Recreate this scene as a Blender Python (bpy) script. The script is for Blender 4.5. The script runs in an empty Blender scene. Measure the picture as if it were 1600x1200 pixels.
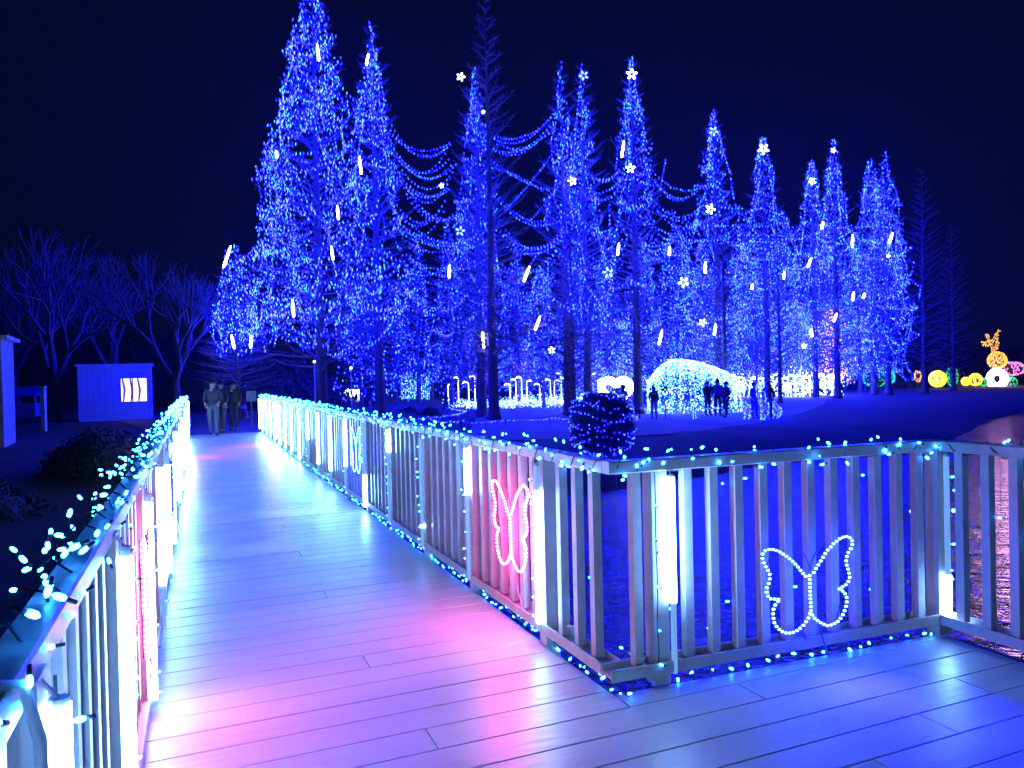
import bpy, bmesh, math, random
import numpy as np
from mathutils import Vector, Matrix
R = math.radians
rnd = random.Random(7)
scn = bpy.context.scene
col = scn.collection

# ------------------------------------------------------------------ camera
F = 1180.0; H = 1.5
roll = R(1.3); pit = math.atan(12/1180)
R0 = Vector((1,0,0)); U0 = Vector((0,math.sin(pit),math.cos(pit))); D = Vector((0,math.cos(pit),-math.sin(pit)))
CR = math.cos(roll)*R0-math.sin(roll)*U0; CU = math.sin(roll)*R0+math.cos(roll)*U0
cam = bpy.data.cameras.new('camera'); cam.sensor_width = 36; cam.lens = F/1600*36; cam.clip_end = 3000; cam.clip_start = .05
co = bpy.data.objects.new('camera', cam); col.objects.link(co)
m = Matrix((CR, CU, -D)).transposed().to_4x4(); m.translation = (0,0,H); co.matrix_world = m
scn.camera = co
# ------------------------------------------------------------------ night sky
w = bpy.data.worlds.new('World'); scn.world = w; w.use_nodes = True
nt = w.node_tree; nt.nodes.clear()
sky = nt.nodes.new('ShaderNodeTexSky'); sky.sky_type = 'NISHITA'; sky.sun_disc = False
sky.sun_elevation = R(-4); sky.sun_rotation = R(200)
mul = nt.nodes.new('ShaderNodeMix'); mul.data_type = 'RGBA'; mul.blend_type = 'MULTIPLY'; mul.inputs[0].default_value = 1
mul.inputs[7].default_value = (.08,.10,1,1)
add = nt.nodes.new('ShaderNodeMix'); add.data_type = 'RGBA'; add.blend_type = 'ADD'; add.inputs[0].default_value = 1
add.inputs[7].default_value = (.008,.018,.09,1)
bg = nt.nodes.new('ShaderNodeBackground'); bg.inputs[1].default_value = .10
out = nt.nodes.new('ShaderNodeOutputWorld')
nt.links.new(sky.outputs[0], mul.inputs[6]); nt.links.new(mul.outputs[2], add.inputs[6]); nt.links.new(add.outputs[2], bg.inputs[0]); nt.links.new(bg.outputs[0], out.inputs[0])
vs = scn.view_settings; vs.view_transform = 'Standard'; vs.look = 'None'; vs.exposure = 0; vs.gamma = 1; vs.use_curve_mapping = False
cy = scn.cycles; cy.use_denoising = True; cy.max_bounces = 5; cy.diffuse_bounces = 2; cy.glossy_bounces = 3; cy.transparent_max_bounces = 8
cy.sample_clamp_indirect = 25; cy.sample_clamp_direct = 0; cy.caustics_reflective = False; cy.caustics_refractive = False; cy.use_light_tree = True
cy.blur_glossy = .2; cy.filter_width = 1.5

# ------------------------------------------------------------------ helpers
def ray(x,y): return D+((x-800)/F)*CR+((600-y)/F)*CU
def atz(x,y,z):
    r = ray(x,y); return Vector((0,0,H))+r*((z-H)/r.z)
def atY(x,y,Y):
    r = ray(x,y); return Vector((0,0,H))+r*(Y/r.y)
TH = R(22.7); cT, sT = math.cos(TH), math.sin(TH)
def W(u,v,z=0.0): return Vector((u*cT-v*sT, u*sT+v*cT, z))
UD = Vector((cT,sT,0)); VD = Vector((-sT,cT,0))

def tag(o,label=None,cat=None,group=None,kind=None):
    if label: o['label']=label
    if cat: o['category']=cat
    if group: o['group']=group
    if kind: o['kind']=kind
    return o
def link(o,parent=None):
    col.objects.link(o)
    if parent: o.parent = parent
    return o
def empty(name,loc=(0,0,0),rz=0):
    o = bpy.data.objects.new(name,None); o.location = loc; o.rotation_euler.z = rz; o.empty_display_size=.1
    return link(o)
def mesh(name,vs_,fs,mats=None,idx=None,smooth=False):
    me = bpy.data.meshes.new(name); me.from_pydata([tuple(v) for v in vs_],[],fs)
    for mm in (mats if isinstance(mats,(list,tuple)) else [mats]):
        if mm: me.materials.append(mm)
    if idx is not None: me.polygons.foreach_set('material_index',list(idx))
    if smooth: me.polygons.foreach_set('use_smooth',[True]*len(me.polygons))
    me.update(); return me
class MB:
    def __init__(s): s.v=[]; s.f=[]; s.m=[]; s.mi=0
    def add(s,vs_,fs):
        b=len(s.v); s.v+=[tuple(v) for v in vs_]; s.f+=[tuple(i+b for i in f) for f in fs]; s.m+=[s.mi]*len(fs)
    def box(s,c,d,rz=0,ax=None):
        x,y,z=d[0]/2,d[1]/2,d[2]/2; c=Vector(c)
        if ax is None: X,Y_,Z_=Vector((math.cos(rz),math.sin(rz),0)),Vector((-math.sin(rz),math.cos(rz),0)),Vector((0,0,1))
        else: X,Y_,Z_=ax
        p=[c+X*(a*x)+Y_*(b*y)+Z_*(e*z) for e in(-1,1) for a,b in((-1,-1),(1,-1),(1,1),(-1,1))]
        s.add(p,[(3,2,1,0),(4,5,6,7),(0,1,5,4),(1,2,6,5),(2,3,7,6),(3,0,4,7)])
    def tube(s,pts,rad,n=6,cap=True):
        pts=[Vector(p) for p in pts]; rr=rad if isinstance(rad,(list,tuple)) else [rad]*len(pts)
        vs_=[];fs=[];up=None
        for i,p in enumerate(pts):
            t=(pts[min(i+1,len(pts)-1)]-pts[max(i-1,0)])
            t=t.normalized() if t.length>1e-9 else Vector((0,0,1))
            if up is None: up=t.orthogonal().normalized()
            a=(up-t*up.dot(t)); a=a.normalized() if a.length>1e-6 else t.orthogonal().normalized()
            up=a; b=t.cross(a)
            for k in range(n):
                q=2*math.pi*k/n; vs_.append(p+a*(rr[i]*math.cos(q))+b*(rr[i]*math.sin(q)))
        for i in range(len(pts)-1):
            for k in range(n):
                a_=i*n+k;b_=i*n+(k+1)%n; fs.append((a_,b_,b_+n,a_+n))
        if cap: fs.append(tuple(range(n-1,-1,-1))); fs.append(tuple(range((len(pts)-1)*n,len(pts)*n)))
        s.add(vs_,fs)
    def ball(s,c,r,nu=8,nv=6,sc=(1,1,1),ax=None):
        c=Vector(c);vs_=[];fs=[]
        A=ax or (Vector((1,0,0)),Vector((0,1,0)),Vector((0,0,1)))
        P=lambda a,b,e:c+A[0]*(a*r*sc[0])+A[1]*(b*r*sc[1])+A[2]*(e*r*sc[2])
        vs_.append(P(0,0,-1))
        for j in range(1,nv):
            ph=-math.pi/2+math.pi*j/nv
            for i in range(nu):
                q=2*math.pi*i/nu; vs_.append(P(math.cos(ph)*math.cos(q),math.cos(ph)*math.sin(q),math.sin(ph)))
        vs_.append(P(0,0,1)); n=len(vs_)
        for i in range(nu): fs.append((0,1+(i+1)%nu,1+i)); fs.append((n-1,n-1-nu+i,n-1-nu+(i+1)%nu))
        for j in range(nv-2):
            for i in range(nu):
                a=1+j*nu+i;b=1+j*nu+(i+1)%nu; fs.append((a,b,b+nu,a+nu))
        s.add(vs_,fs)
    def build(s,name,mats,parent=None,smooth=False,loc=None):
        o=bpy.data.objects.new(name,mesh(name,s.v,s.f,mats,s.m,smooth))
        if loc is not None: o.location=loc
        return link(o,parent)
def put(name,me,parent=None,loc=(0,0,0),rz=0,rot=None,sc=None):
    o=bpy.data.objects.new(name,me); o.location=loc
    if rot is not None: o.rotation_euler=rot
    else: o.rotation_euler.z=rz
    if sc: o.scale=sc
    return link(o,parent)

# ------------------------------------------------------------------ materials
def mat(name,c,rough=.6,c2=None,scale=8,bump=0,bscale=60,stretch=None,rotz=0,metal=0,objvar=0,spec=.5,coord='Object'):
    m_=bpy.data.materials.new(name); m_.use_nodes=True; n=m_.node_tree; b=n.nodes['Principled BSDF']; L=n.links.new
    b.inputs['Roughness'].default_value=rough; b.inputs['Metallic'].default_value=metal; b.inputs['Specular IOR Level'].default_value=spec
    c2=c2 or tuple(x*.75 for x in c)
    if coord=='World':
        tc=n.nodes.new('ShaderNodeNewGeometry').outputs['Position']
    else: tc=n.nodes.new('ShaderNodeTexCoord').outputs['Object']
    mp=n.nodes.new('ShaderNodeMapping'); mp.vector_type='TEXTURE'; mp.inputs['Rotation'].default_value=(0,0,rotz)
    if stretch: mp.inputs['Scale'].default_value=stretch
    L(tc,mp.inputs[0])
    no=n.nodes.new('ShaderNodeTexNoise'); no.inputs['Scale'].default_value=scale; no.inputs['Detail'].default_value=6; no.inputs['Roughness'].default_value=.6
    L(mp.outputs[0],no.inputs[0])
    mx=n.nodes.new('ShaderNodeMix'); mx.data_type='RGBA'; mx.inputs[6].default_value=(*c,1); mx.inputs[7].default_value=(*c2,1)
    cr=n.nodes.new('ShaderNodeMapRange'); cr.inputs[1].default_value=.35; cr.inputs[2].default_value=.65
    L(no.outputs[0],cr.inputs[0]); L(cr.outputs[0],mx.inputs[0]); res=mx.outputs[2]
    if objvar:
        oi=n.nodes.new('ShaderNodeObjectInfo'); mr=n.nodes.new('ShaderNodeMapRange'); mr.inputs[3].default_value=1-objvar; mr.inputs[4].default_value=1+objvar
        hs=n.nodes.new('ShaderNodeHueSaturation'); L(oi.outputs['Random'],mr.inputs[0]); L(mr.outputs[0],hs.inputs['Value']); L(res,hs.inputs['Color']); res=hs.outputs[0]
    L(res,b.inputs['Base Color'])
    if bump:
        n2=n.nodes.new('ShaderNodeTexNoise'); n2.inputs['Scale'].default_value=bscale; n2.inputs['Detail'].default_value=5; L(mp.outputs[0],n2.inputs[0])
        bp=n.nodes.new('ShaderNodeBump'); bp.inputs['Strength'].default_value=bump; bp.inputs['Distance'].default_value=.02
        L(n2.outputs[0],bp.inputs['Height']); L(bp.outputs[0],b.inputs['Normal'])
        rr=n.nodes.new('ShaderNodeMapRange'); rr.inputs[3].default_value=max(.05,rough-.12); rr.inputs[4].default_value=min(1,rough+.12)
        L(n2.outputs[0],rr.inputs[0]); L(rr.outputs[0],b.inputs['Roughness'])
    return m_
def emit(name,c,s,sampling=None):
    m_=bpy.data.materials.new(name); m_.use_nodes=True; n=m_.node_tree; b=n.nodes['Principled BSDF']
    b.inputs['Base Color'].default_value=(*[.3*x+.1 for x in c],1); b.inputs['Emission Color'].default_value=(*c,1); b.inputs['Emission Strength'].default_value=s
    b.inputs['Roughness'].default_value=.3
    if sampling: m_.cycles.emission_sampling=sampling
    return m_
M={}
M['deck']=mat('deck_board',(.50,.48,.48),.38,(.41,.39,.40),1.6,.14,22,stretch=(5,.7,1),rotz=TH,objvar=.05,coord='World')
M['rail']=mat('painted_metal',(.56,.46,.43),.36,(.45,.37,.34),14,.08,120,objvar=.06)
M['beam']=mat('dark_beam',(.10,.09,.09),.7,None,5,.2,40)
M['cable']=mat('black_cable',(.012,.014,.02),.5)
M['wcable']=mat('white_cable',(.6,.6,.62),.5)
M['bark']=mat('bark',(.16,.12,.10),.85,(.09,.07,.06),6,.6,25,stretch=(1,1,5))
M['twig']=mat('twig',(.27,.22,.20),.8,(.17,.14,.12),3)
M['pale_bark']=mat('pale_bark',(.11,.10,.095),.8,(.07,.065,.06),6,.4,20)
M['ground']=mat('grass_ground',(.030,.042,.022),.95,(.055,.05,.03),.8,.8,14,coord='World')
M['lit_lawn']=mat('lit_sandy_ground',(.30,.27,.25),.9,(.22,.20,.18),.5,.6,22,coord='World')
M['asphalt']=mat('asphalt',(.07,.07,.075),.7,(.05,.05,.05),2,.4,60,coord='World')
M['shaded_twig']=mat('shaded_twig',(.06,.05,.045),.85)  # unlit right-hand trees: their shade put into a darker twig colour
M['leaf']=mat('dark_leaf',(.035,.06,.03),.7,(.02,.035,.018),3)
M['booth']=mat('booth_panel',(.72,.72,.72),.55,(.64,.64,.64),3)
M['wall']=mat('render_wall',(.45,.45,.47),.8)
M['cone']=mat('cone_orange',(.75,.12,.04),.5)
M['white']=mat('white_board',(.75,.75,.75),.5)
M['tarp']=mat('blue_tarp',(.03,.06,.45),.45,None,3,.3,12)
M['skin']=mat('skin',(.55,.36,.27),.6); M['hair']=mat('black_hair',(.015,.012,.01),.5)
M['shoe']=mat('dark_shoe',(.03,.03,.035),.5)
def water():
    m_=bpy.data.materials.new('pond_water'); m_.use_nodes=True; n=m_.node_tree; b=n.nodes['Principled BSDF']; L=n.links.new
    b.inputs['Base Color'].default_value=(.02,.035,.045,1); b.inputs['Roughness'].default_value=.04; b.inputs['IOR'].default_value=1.45
    g=n.nodes.new('ShaderNodeNewGeometry'); mp=n.nodes.new('ShaderNodeMapping'); mp.inputs['Rotation'].default_value=(0,0,R(12)); mp.inputs['Scale'].default_value=(1,1.7,1); L(g.outputs['Position'],mp.inputs[0])
    a=n.nodes.new('ShaderNodeTexNoise'); a.inputs['Scale'].default_value=5.0; a.inputs['Detail'].default_value=3; a.inputs['Roughness'].default_value=.55; a.inputs['Distortion'].default_value=.6
    c=n.nodes.new('ShaderNodeTexNoise'); c.inputs['Scale'].default_value=15; c.inputs['Detail'].default_value=2
    L(mp.outputs[0],a.inputs[0]); L(mp.outputs[0],c.inputs[0])
    ma=n.nodes.new('ShaderNodeMath'); ma.operation='MULTIPLY_ADD'; ma.inputs[1].default_value=.28; L(c.outputs[0],ma.inputs[0]); L(a.outputs[0],ma.inputs[2])
    bp=n.nodes.new('ShaderNodeBump'); bp.inputs['Strength'].default_value=1; bp.inputs['Distance'].default_value=.075
    e=n.nodes.new('ShaderNodeTexNoise'); e.inputs['Scale'].default_value=1.5; e.inputs['Detail'].default_value=1; L(mp.outputs[0],e.inputs[0]); mb_=n.nodes.new('ShaderNodeMath'); mb_.operation='MULTIPLY_ADD'; mb_.inputs[1].default_value=1.6; L(e.outputs[0],mb_.inputs[0]); L(ma.outputs[0],mb_.inputs[2]); L(mb_.outputs[0],bp.inputs['Height']); L(bp.outputs[0],b.inputs['Normal']); return m_
M['water']=water()
# bulbs: what gives off light in the photograph
BLUE=[emit('led_blue',(.0015,.0022,1),220),emit('led_blue_bright',(.0035,.007,1),220),emit('led_azure',(.005,.07,1),30),emit('led_blue_dim',(.0008,.001,1),80)]
M['cyan']=emit('led_cyan',(.022,.27,1),42)
M['cyan_soft']=emit('led_cyan_soft',(.02,.42,1),7)
M['tube']=emit('tube_lit',(.18,.45,1),76)
M['tube_dim']=emit('tube_unlit',(.25,.55,1),.55)
M['pinkrope']=emit('rope_pink',(1,.07,.36),7.0)
M['pinkled']=emit('rope_pink_led',(1,.22,.55),40)
M['bluerope']=emit('rope_blue',(.003,.004,1),14)
M['blueled']=emit('rope_blue_led',(.05,.16,1),45)
M['unlit']=mat('unlit_rope',(.10,.10,.35),.3)
M['unlitpink']=mat('unlit_pink_rope',(.7,.25,.45),.3)
M['white_led']=emit('led_white',(.55,.72,1),9)
M['white_hot']=emit('led_white_hot',(.62,.74,1),26)
M['ice']=emit('led_ice',(.18,.62,1),7)
M['warm_led']=emit('led_warm',(1,.42,.25),5)
M['yellow']=emit('led_yellow',(1,.72,.02),2.4)
M['amber']=emit('led_amber',(1,.45,.03),2.0)
M['green']=emit('led_green',(.02,1,.22),.9)
M['pinkl']=emit('led_pink',(1,.25,.75),2.2)
M['redpink']=emit('led_rose',(1,.10,.22),2.2)
M['ringw']=emit('led_ring',(1,.46,.92),17)
M['window']=emit('window_glow',(1,.80,.55),1.6)
M['teal']=emit('led_teal',(.02,.8,.75),1.6)

# ------------------------------------------------------------------ terrain, water
SH=[(3,-60),(.7,-3),(-4.0,8.0),(-4.6,11.5),(-2.6,14),(2.1,16.6),(3.8,17.8),(7.4,20.6),(11.5,22.7),(17,28),(23.5,36.5),(32,44),(50,50),(120,54),(170,-60)]
WZ=-1.1
shp=np.array(SH); A=shp; B=np.roll(shp,-1,0)
def sdist(P):
    P=np.asarray(P,float); d=np.full(len(P),1e9); ins=np.zeros(len(P),bool)
    for a,b in zip(A,B):
        ab=b-a; t=np.clip(((P-a)@ab)/(ab@ab),0,1); q=a+t[:,None]*ab; d=np.minimum(d,np.hypot(*(P-q).T))
        c1=(a[1]>P[:,1])!=(b[1]>P[:,1]); xi=(b[0]-a[0])*(P[:,1]-a[1])/((b[1]-a[1]) if b[1]!=a[1] else 1e-9)+a[0]; ins^=c1&(P[:,0]<xi)
    return np.where(ins,-d,d)
def ground_z(x,y):
    P=np.stack([np.atleast_1d(x),np.atleast_1d(y)],1).astype(float); d=sdist(P)
    k=np.clip((-2.0-P[:,0])/5.5,0,1); k=k*k*(3-2*k)
    ph=-.6+(.6-.03)*k
    t=np.clip(d/6.0,0,1); t=t*(2-t)
    z=np.where(d>0,WZ-.05+(ph-WZ+.05)*t,np.maximum(-2.2,WZ-.05+d*.5))
    return z
def axis_(a,b,c,f0,f1,near): # dense between b and c
    lo=[b]; st=near
    while lo[-1]>a: lo.append(lo[-1]-st); st*=1.12
    hi=[c]; st=near
    while hi[-1]<f1: hi.append(hi[-1]+st); st*=1.12
    return np.array(sorted(lo+list(np.arange(b+near,c,near))+hi))
xs=axis_(-200,-12,26,0,220,.6); ys=axis_(-64,0,46,0,240,.6)
X,Y=np.meshgrid(xs,ys); Zg=ground_z(X.ravel(),Y.ravel())
# near the water and banks a little unevenness
Zg=Zg+.03*np.sin(X.ravel()*1.3+2*np.sin(Y.ravel()*.7))*np.clip((sdist(np.stack([X.ravel(),Y.ravel()],1))<6),0,1)
nx=len(xs); fs=[(j*nx+i,j*nx+i+1,(j+1)*nx+i+1,(j+1)*nx+i) for j in range(len(ys)-1) for i in range(nx-1)]
g=link(bpy.data.objects.new('ground',mesh('ground',np.stack([X.ravel(),Y.ravel(),Zg],1).tolist(),fs,M['ground'],smooth=True))); g['kind']='structure'
wa=link(bpy.data.objects.new('pond_water',mesh('pond_water',[(-9,-60,WZ),(180,-60,WZ),(180,60,WZ),(-9,60,WZ)],[(0,1,2,3)],M['water']))); wa['kind']='structure'
def sheet(name,pts,z,mm):
    o=link(bpy.data.objects.new(name,mesh(name,[(x,y,z) for x,y in pts],[tuple(range(len(pts)))],mm))); o['kind']='structure'; return o
sheet('lit_sandy_lawn',[(-1.6,24.9),(3.3,24.9),(5.9,26.2),(9.5,30),(14,36.6),(19,46),(25,60),(29,80),(-2,80),(-1.9,40)],-.594,M['lit_lawn'])  # pale sandy sheet with the lit lawn's outline, that light put into its colour
sheet('path',[tuple(W(-.5,23.75)[:2]),tuple(W(2.1,23.75)[:2]),tuple(W(3.4,28)[:2]),tuple(W(4.5,42)[:2]),tuple(W(-4,42)[:2]),tuple(W(-1.6,28)[:2])],-.008,M['asphalt'])

# ------------------------------------------------------------------ deck
deck=empty('bridge_deck'); tag(deck,kind='structure')
P1=Vector((.70,3.66,0)); P2=Vector((2.38,4.25,0)); CN=Vector((.43,3.50,0))
def vfront(u): # line of the platform's water-side edge, in walkway coordinates
    return 3.072-(u-1.75)*.046
PW=.197; GAP=.0045
def plank(u0,u1,v0,v1,front=False):
    uL,uR=u0+.002,u1-.002
    a,b,c_,d_=(uL,v0+GAP/2),(uR,v0+GAP/2),(uR,v1-GAP/2),(uL,v1-GAP/2)
    if front: c_=(uR,min(v1-GAP/2,vfront(uR))); d_=(uL,min(v1-GAP/2,vfront(uL)))
    cu,cv=(u0+u1)/2,(v0+v1)/2; dz=rnd.uniform(-.0008,.0008)
    vs_=[];t=-.0;
    e=.003
    def P(p,z,ins=0):
        du=ins*(1 if p[0]<cu else -1); dv=ins*(1 if p[1]<cv else -1)
        q=W(p[0]-cu+du,p[1]-cv+dv); return (q.x,q.y,z)
    q=[a,b,c_,d_]
    vs_=[P(p,-.032) for p in q]+[P(p,-e) for p in q]+[P(p,0,e) for p in q]
    f=[(3,2,1,0)]+[(i,(i+1)%4,4+(i+1)%4,4+i) for i in range(4)]+[(4+i,4+(i+1)%4,8+(i+1)%4,8+i) for i in range(4)]+[(8,9,10,11)]
    return vs_,f,W(cu,cv,dz)
cache={}
def add_plank(u0,u1,v0,v1,front=False):
    key=(round(u1-u0,3),round(v1-v0,3)) if not front else None
    vs_,f,loc=plank(u0,u1,v0,v1,front)
    me=cache.get(key) if key else None
    if me is None:
        me=mesh('plank',vs_,f,M['deck'])
        if key: cache[key]=me
    put('plank',me,deck,loc)
UL,UR=-.235,1.765
v=-1.39; k=0
SEQ={2:.869,3:2.36}
rows=[]
n0=int((3.125+5.0)/PW)
v0s=3.125-PW*n0
for i in range(n0):      # rows that run on across the viewing platform
    a,b=v0s+i*PW,v0s+(i+1)*PW
    j=n0-1-i
    js={0:[.869],1:[2.362],2:[.2,2.845],3:[3.333],4:[1.3,2.845],5:[.6,2.36],6:[1.75,3.3]}.get(j,[.5+(j*.73)%1.6,2.4+(j*.41)%1.1])
    cuts=sorted([UL]+js+[3.81]+([1.768] if j==0 else []))
    for p,q in zip(cuts,cuts[1:]): add_plank(p,q,a,b,front=(j==0 and p>1.5))
v=3.125; k=0
while v<23.7:
    if k%7==4: add_plank(UL,.8,v,v+PW); add_plank(.8,UR,v,v+PW)
    else: add_plank(UL,UR,v,v+PW)
    v+=PW; k+=1
# joists and fascia under the boards
mb=MB()
for u in (UL+.08,.75,UR-.07): mb.box(W(u,9.3,-.125),(.07,28.6,.18),TH)
for u in (2.4,3.1,3.9): mb.box(W(u,-.9,-.125),(.07,7.7,.18),TH)
for vv in np.arange(.5,24,3.2): mb.box(W(.76,vv,-.26),(1.9,.09,.085),TH)
mb.build('joist',M['beam'],deck)
pm=MB(); pm.tube([(0,0,-2.3),(0,0,-.305)],.08,10); pm=mesh('pile',pm.v,pm.f,M['beam'])
for vv in np.arange(.5,18,3.2):
    for u in (.05,1.5): put('pile',pm,deck,W(u,vv))

# ------------------------------------------------------------------ railings
TOP=1.09
BAL=MB(); BAL.box((0,0,.5*(.105+1.035)),(.046,.046,.93)); BAL=mesh('baluster',BAL.v,BAL.f,M['rail'])
def post_mesh(z0):
    b=MB(); b.box((0,0,(z0+1.055)/2),(.085,.085,1.055-z0)); 
    return mesh('post',b.v,b.f,M['rail'])
PLOW=post_mesh(-.45); PDECK=post_mesh(.0)
def bevelbox(p,q,wd,z0,z1,name,par,ang=None):
    # long rail from p to q with small chamfers
    p=Vector(p);q=Vector(q);d=(q-p);L_=d.length;d.normalize();n=Vector((-d.y,d.x,0));e=.006
    sec=[(-wd/2+e,z0),(wd/2-e,z0),(wd/2,z0+e),(wd/2,z1-e),(wd/2-e,z1),(-wd/2+e,z1),(-wd/2,z1-e),(-wd/2,z0+e)]
    vs_=[p+n*a+Vector((0,0,b)) for a,b in sec]+[q+n*a+Vector((0,0,b)) for a,b in sec]
    f=[((i+1)%8,i,8+i,8+(i+1)%8) for i in range(8)]+[tuple(range(8)),tuple(range(15,7,-1))]
    me=mesh(name,vs_,f,M['rail']); return put(name,me,par)
def tray(p,q,wd,par,inner):
    # bottom rail: a shallow tray with raised lips, balusters stand in it
    p=Vector(p);q=Vector(q);d=(q-p).normalized();n=Vector((-d.y,d.x,0))
    b=MB()
    for s_,ww in ((0,wd),):
        L_=(q-p).length; mid=(p+q)/2; rz=math.atan2(d.y,d.x)
        b.box(mid+Vector((0,0,.085)),(L_,wd-.012,.014),rz)
        b.box(mid+n*(wd/2-.003)+Vector((0,0,.095)),(L_,.009,.055),rz); b.box(mid-n*(wd/2-.003)+Vector((0,0,.095)),(L_,.009,.055),rz)
    return b.build('bottom_rail',M['rail'],par)
def bay_balusters(p,q,n,par):
    p=Vector(p);q=Vector(q);d=q-p; rz=math.atan2(d.y,d.x)
    for i in range(n):
        put('baluster',BAL,par,p+d*((i+1)/(n+1)),rz)
URR=1.80; ULL=-.275
right=empty('bridge_railing',W(URR,3.83)); tag(right,'long right-hand railing of the footbridge ending at the chamfered corner by the platform','railing','railings of the footbridge')
right.location=(0,0,0)
RP=[3.83+1.18*i for i in range(18)]
bevelbox(W(URR,3.1395),W(URR,24.0),.075,1.03,TOP,'top_rail',right)
tray(W(URR,3.157),W(URR,24.0),.11,right,1)
for vv in RP: put('post',PLOW,right,W(URR,vv),TH)
for a,b in zip(RP,RP[1:]): bay_balusters(W(URR,a),W(URR,b),6,right)
bay_balusters(W(URR,3.1),W(URR,3.83),3,right)
# corner return, then the platform rails
Cc=W(URR,3.10)
dP=(P2-P1).normalized()
front=empty('platform_railing'); tag(front,'platform railing with the large blue glowing butterfly between its two posts','railing','railings of the footbridge')
bevelbox(Cc-(P2-Cc).normalized()*.0375,P2,.075,1.031,TOP+.001,'top_rail',front); tray(Cc-(P2-Cc).normalized()*.055,P2,.109,front,1)
put('post',PDECK,front,P1-Vector((.02,.0,0)),math.atan2(dP.y,dP.x)); put('post',PDECK,front,P2,math.atan2(dP.y,dP.x))
bay_balusters(P1,P2,11,front); 
put('baluster',BAL,front,Cc.lerp(P1,.45),TH)
side=empty('side_railing'); tag(side,'short railing at the right edge of the platform in front of the pink water reflection','railing','railings of the footbridge')
P3=P2-VD*2.4; P4=P2-VD*6.0
bevelbox(P2+VD*-.045,P4,.075,1.03,TOP,'top_rail',side); tray(P2+VD*-.045,P4,.11,side,1)
for t_ in (1.19,2.4,3.6,4.8,6.0): put('post',PLOW,side,P2-VD*t_,TH)
bay_balusters(P2,P2-VD*1.19,7,side); bay_balusters(P2-VD*1.19,P3,7,side); bay_balusters(P3,P4,23,side)
left=empty('bridge_railing'); tag(left,'left-hand railing of the footbridge seen end on beside the dark bank','railing','railings of the footbridge')
LP=[.17+1.2*i for i in range(20)]; LBK=[-1.03-1.2*i for i in range(4)]
bevelbox(W(ULL,-5.0),W(ULL,23.6),.07,1.03,TOP,'top_rail',left); tray(W(ULL,-5.0),W(ULL,23.6),.11,left,1)
for vv in LP+LBK: put('post',PLOW,left,W(ULL,vv),TH)
LA=sorted(LP+LBK)
for a,b in zip(LA,LA[1:]): bay_balusters(W(ULL,a),W(ULL,b),6,left)

# ------------------------------------------------------------------ white light tubes on the posts
def light_tube(p,nrm,z0,z1,lo,hi,label,rad=.018,group='white light tubes on the railing posts'):
    o=empty('light_tube',p+nrm*.064); o['label']=label; o['category']='light tube'; o['group']=group
    def seg(name,a,b,mm,r_):
        if b-a<.02: return
        m_=MB(); m_.tube([(0,0,a),(0,0,b)],r_,10); x=m_.build(name,mm,o,smooth=False)
    seg('lit_section',lo,hi,M['tube'],rad)
    seg('unlit_section',z0,lo,M['tube_dim'],rad*.8); seg('unlit_section',hi,z1,M['tube_dim'],rad*.8)
    m_=MB(); m_.tube([(0,0,z1),(0,0,z1+.012)],rad*.85,8); m_.tube([(0,0,z1+.01),(nrm.x*-.03,nrm.y*-.03,z1+.05)],.004,5); m_.build('cap',M['wcable'],o)
    return o
ORD=['first','second','third','fourth','fifth','sixth','seventh','eighth','ninth','tenth','eleventh','twelfth','thirteenth','fourteenth','fifteenth','sixteenth','seventeenth','eighteenth','nineteenth','twentieth','twenty-first']
lit={0:(.12,.86),1:(.68,1.0),2:(.0,.0),3:(.78,1.0),4:(.06,.42),5:(.40,1.0),6:(.22,1.0),7:(.2,1.0),8:(.5,1.0)}
for i,vv in enumerate(RP):
    lo,hi=lit.get(i,(.1,1.0) if i%3 else (.06,.98))
    if i==2: lo,hi=.24,.26
    light_tube(W(URR,vv),-UD,.08,1.0,lo,hi,f'white light tube on the {ORD[i]} post of the right railing from the platform corner')
nF=Vector((dP.y,-dP.x,0))
light_tube(P1+dP*.03,nF,.06,1.0,.40,1.0,'bright white tube on the post left of the big blue butterfly')
light_tube(P2+dP*-.0,nF,.08,1.0,.08,.34,'white tube lit only near the deck, post right of the big blue butterfly')
for i,vv in enumerate(LP):
    if vv<.5: continue
    lo,hi=((.08,.97),(.30,1.0),(.1,.9))[i%3]
    if i==1: lo,hi=.05,1.0
    if i==2: lo,hi=.28,.98
    light_tube(W(ULL,vv),UD,.05,1.0,lo,hi,f'white light tube on the {ORD[i-1]} left railing post from the camera')

for i,vv in enumerate([.17]+LBK): light_tube(W(ULL,vv),UD,.05,1.0,.12,.95,f'white light tube on the {ORD[i]} left railing post behind the camera')
light_tube(P2-VD*1.19,-UD,.05,1.0,.1,.3,'white light tube on the middle post of the side railing')
light_tube(P3,-UD,.05,1.0,.15,.40,'white light tube on the near post of the side railing')
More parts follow.
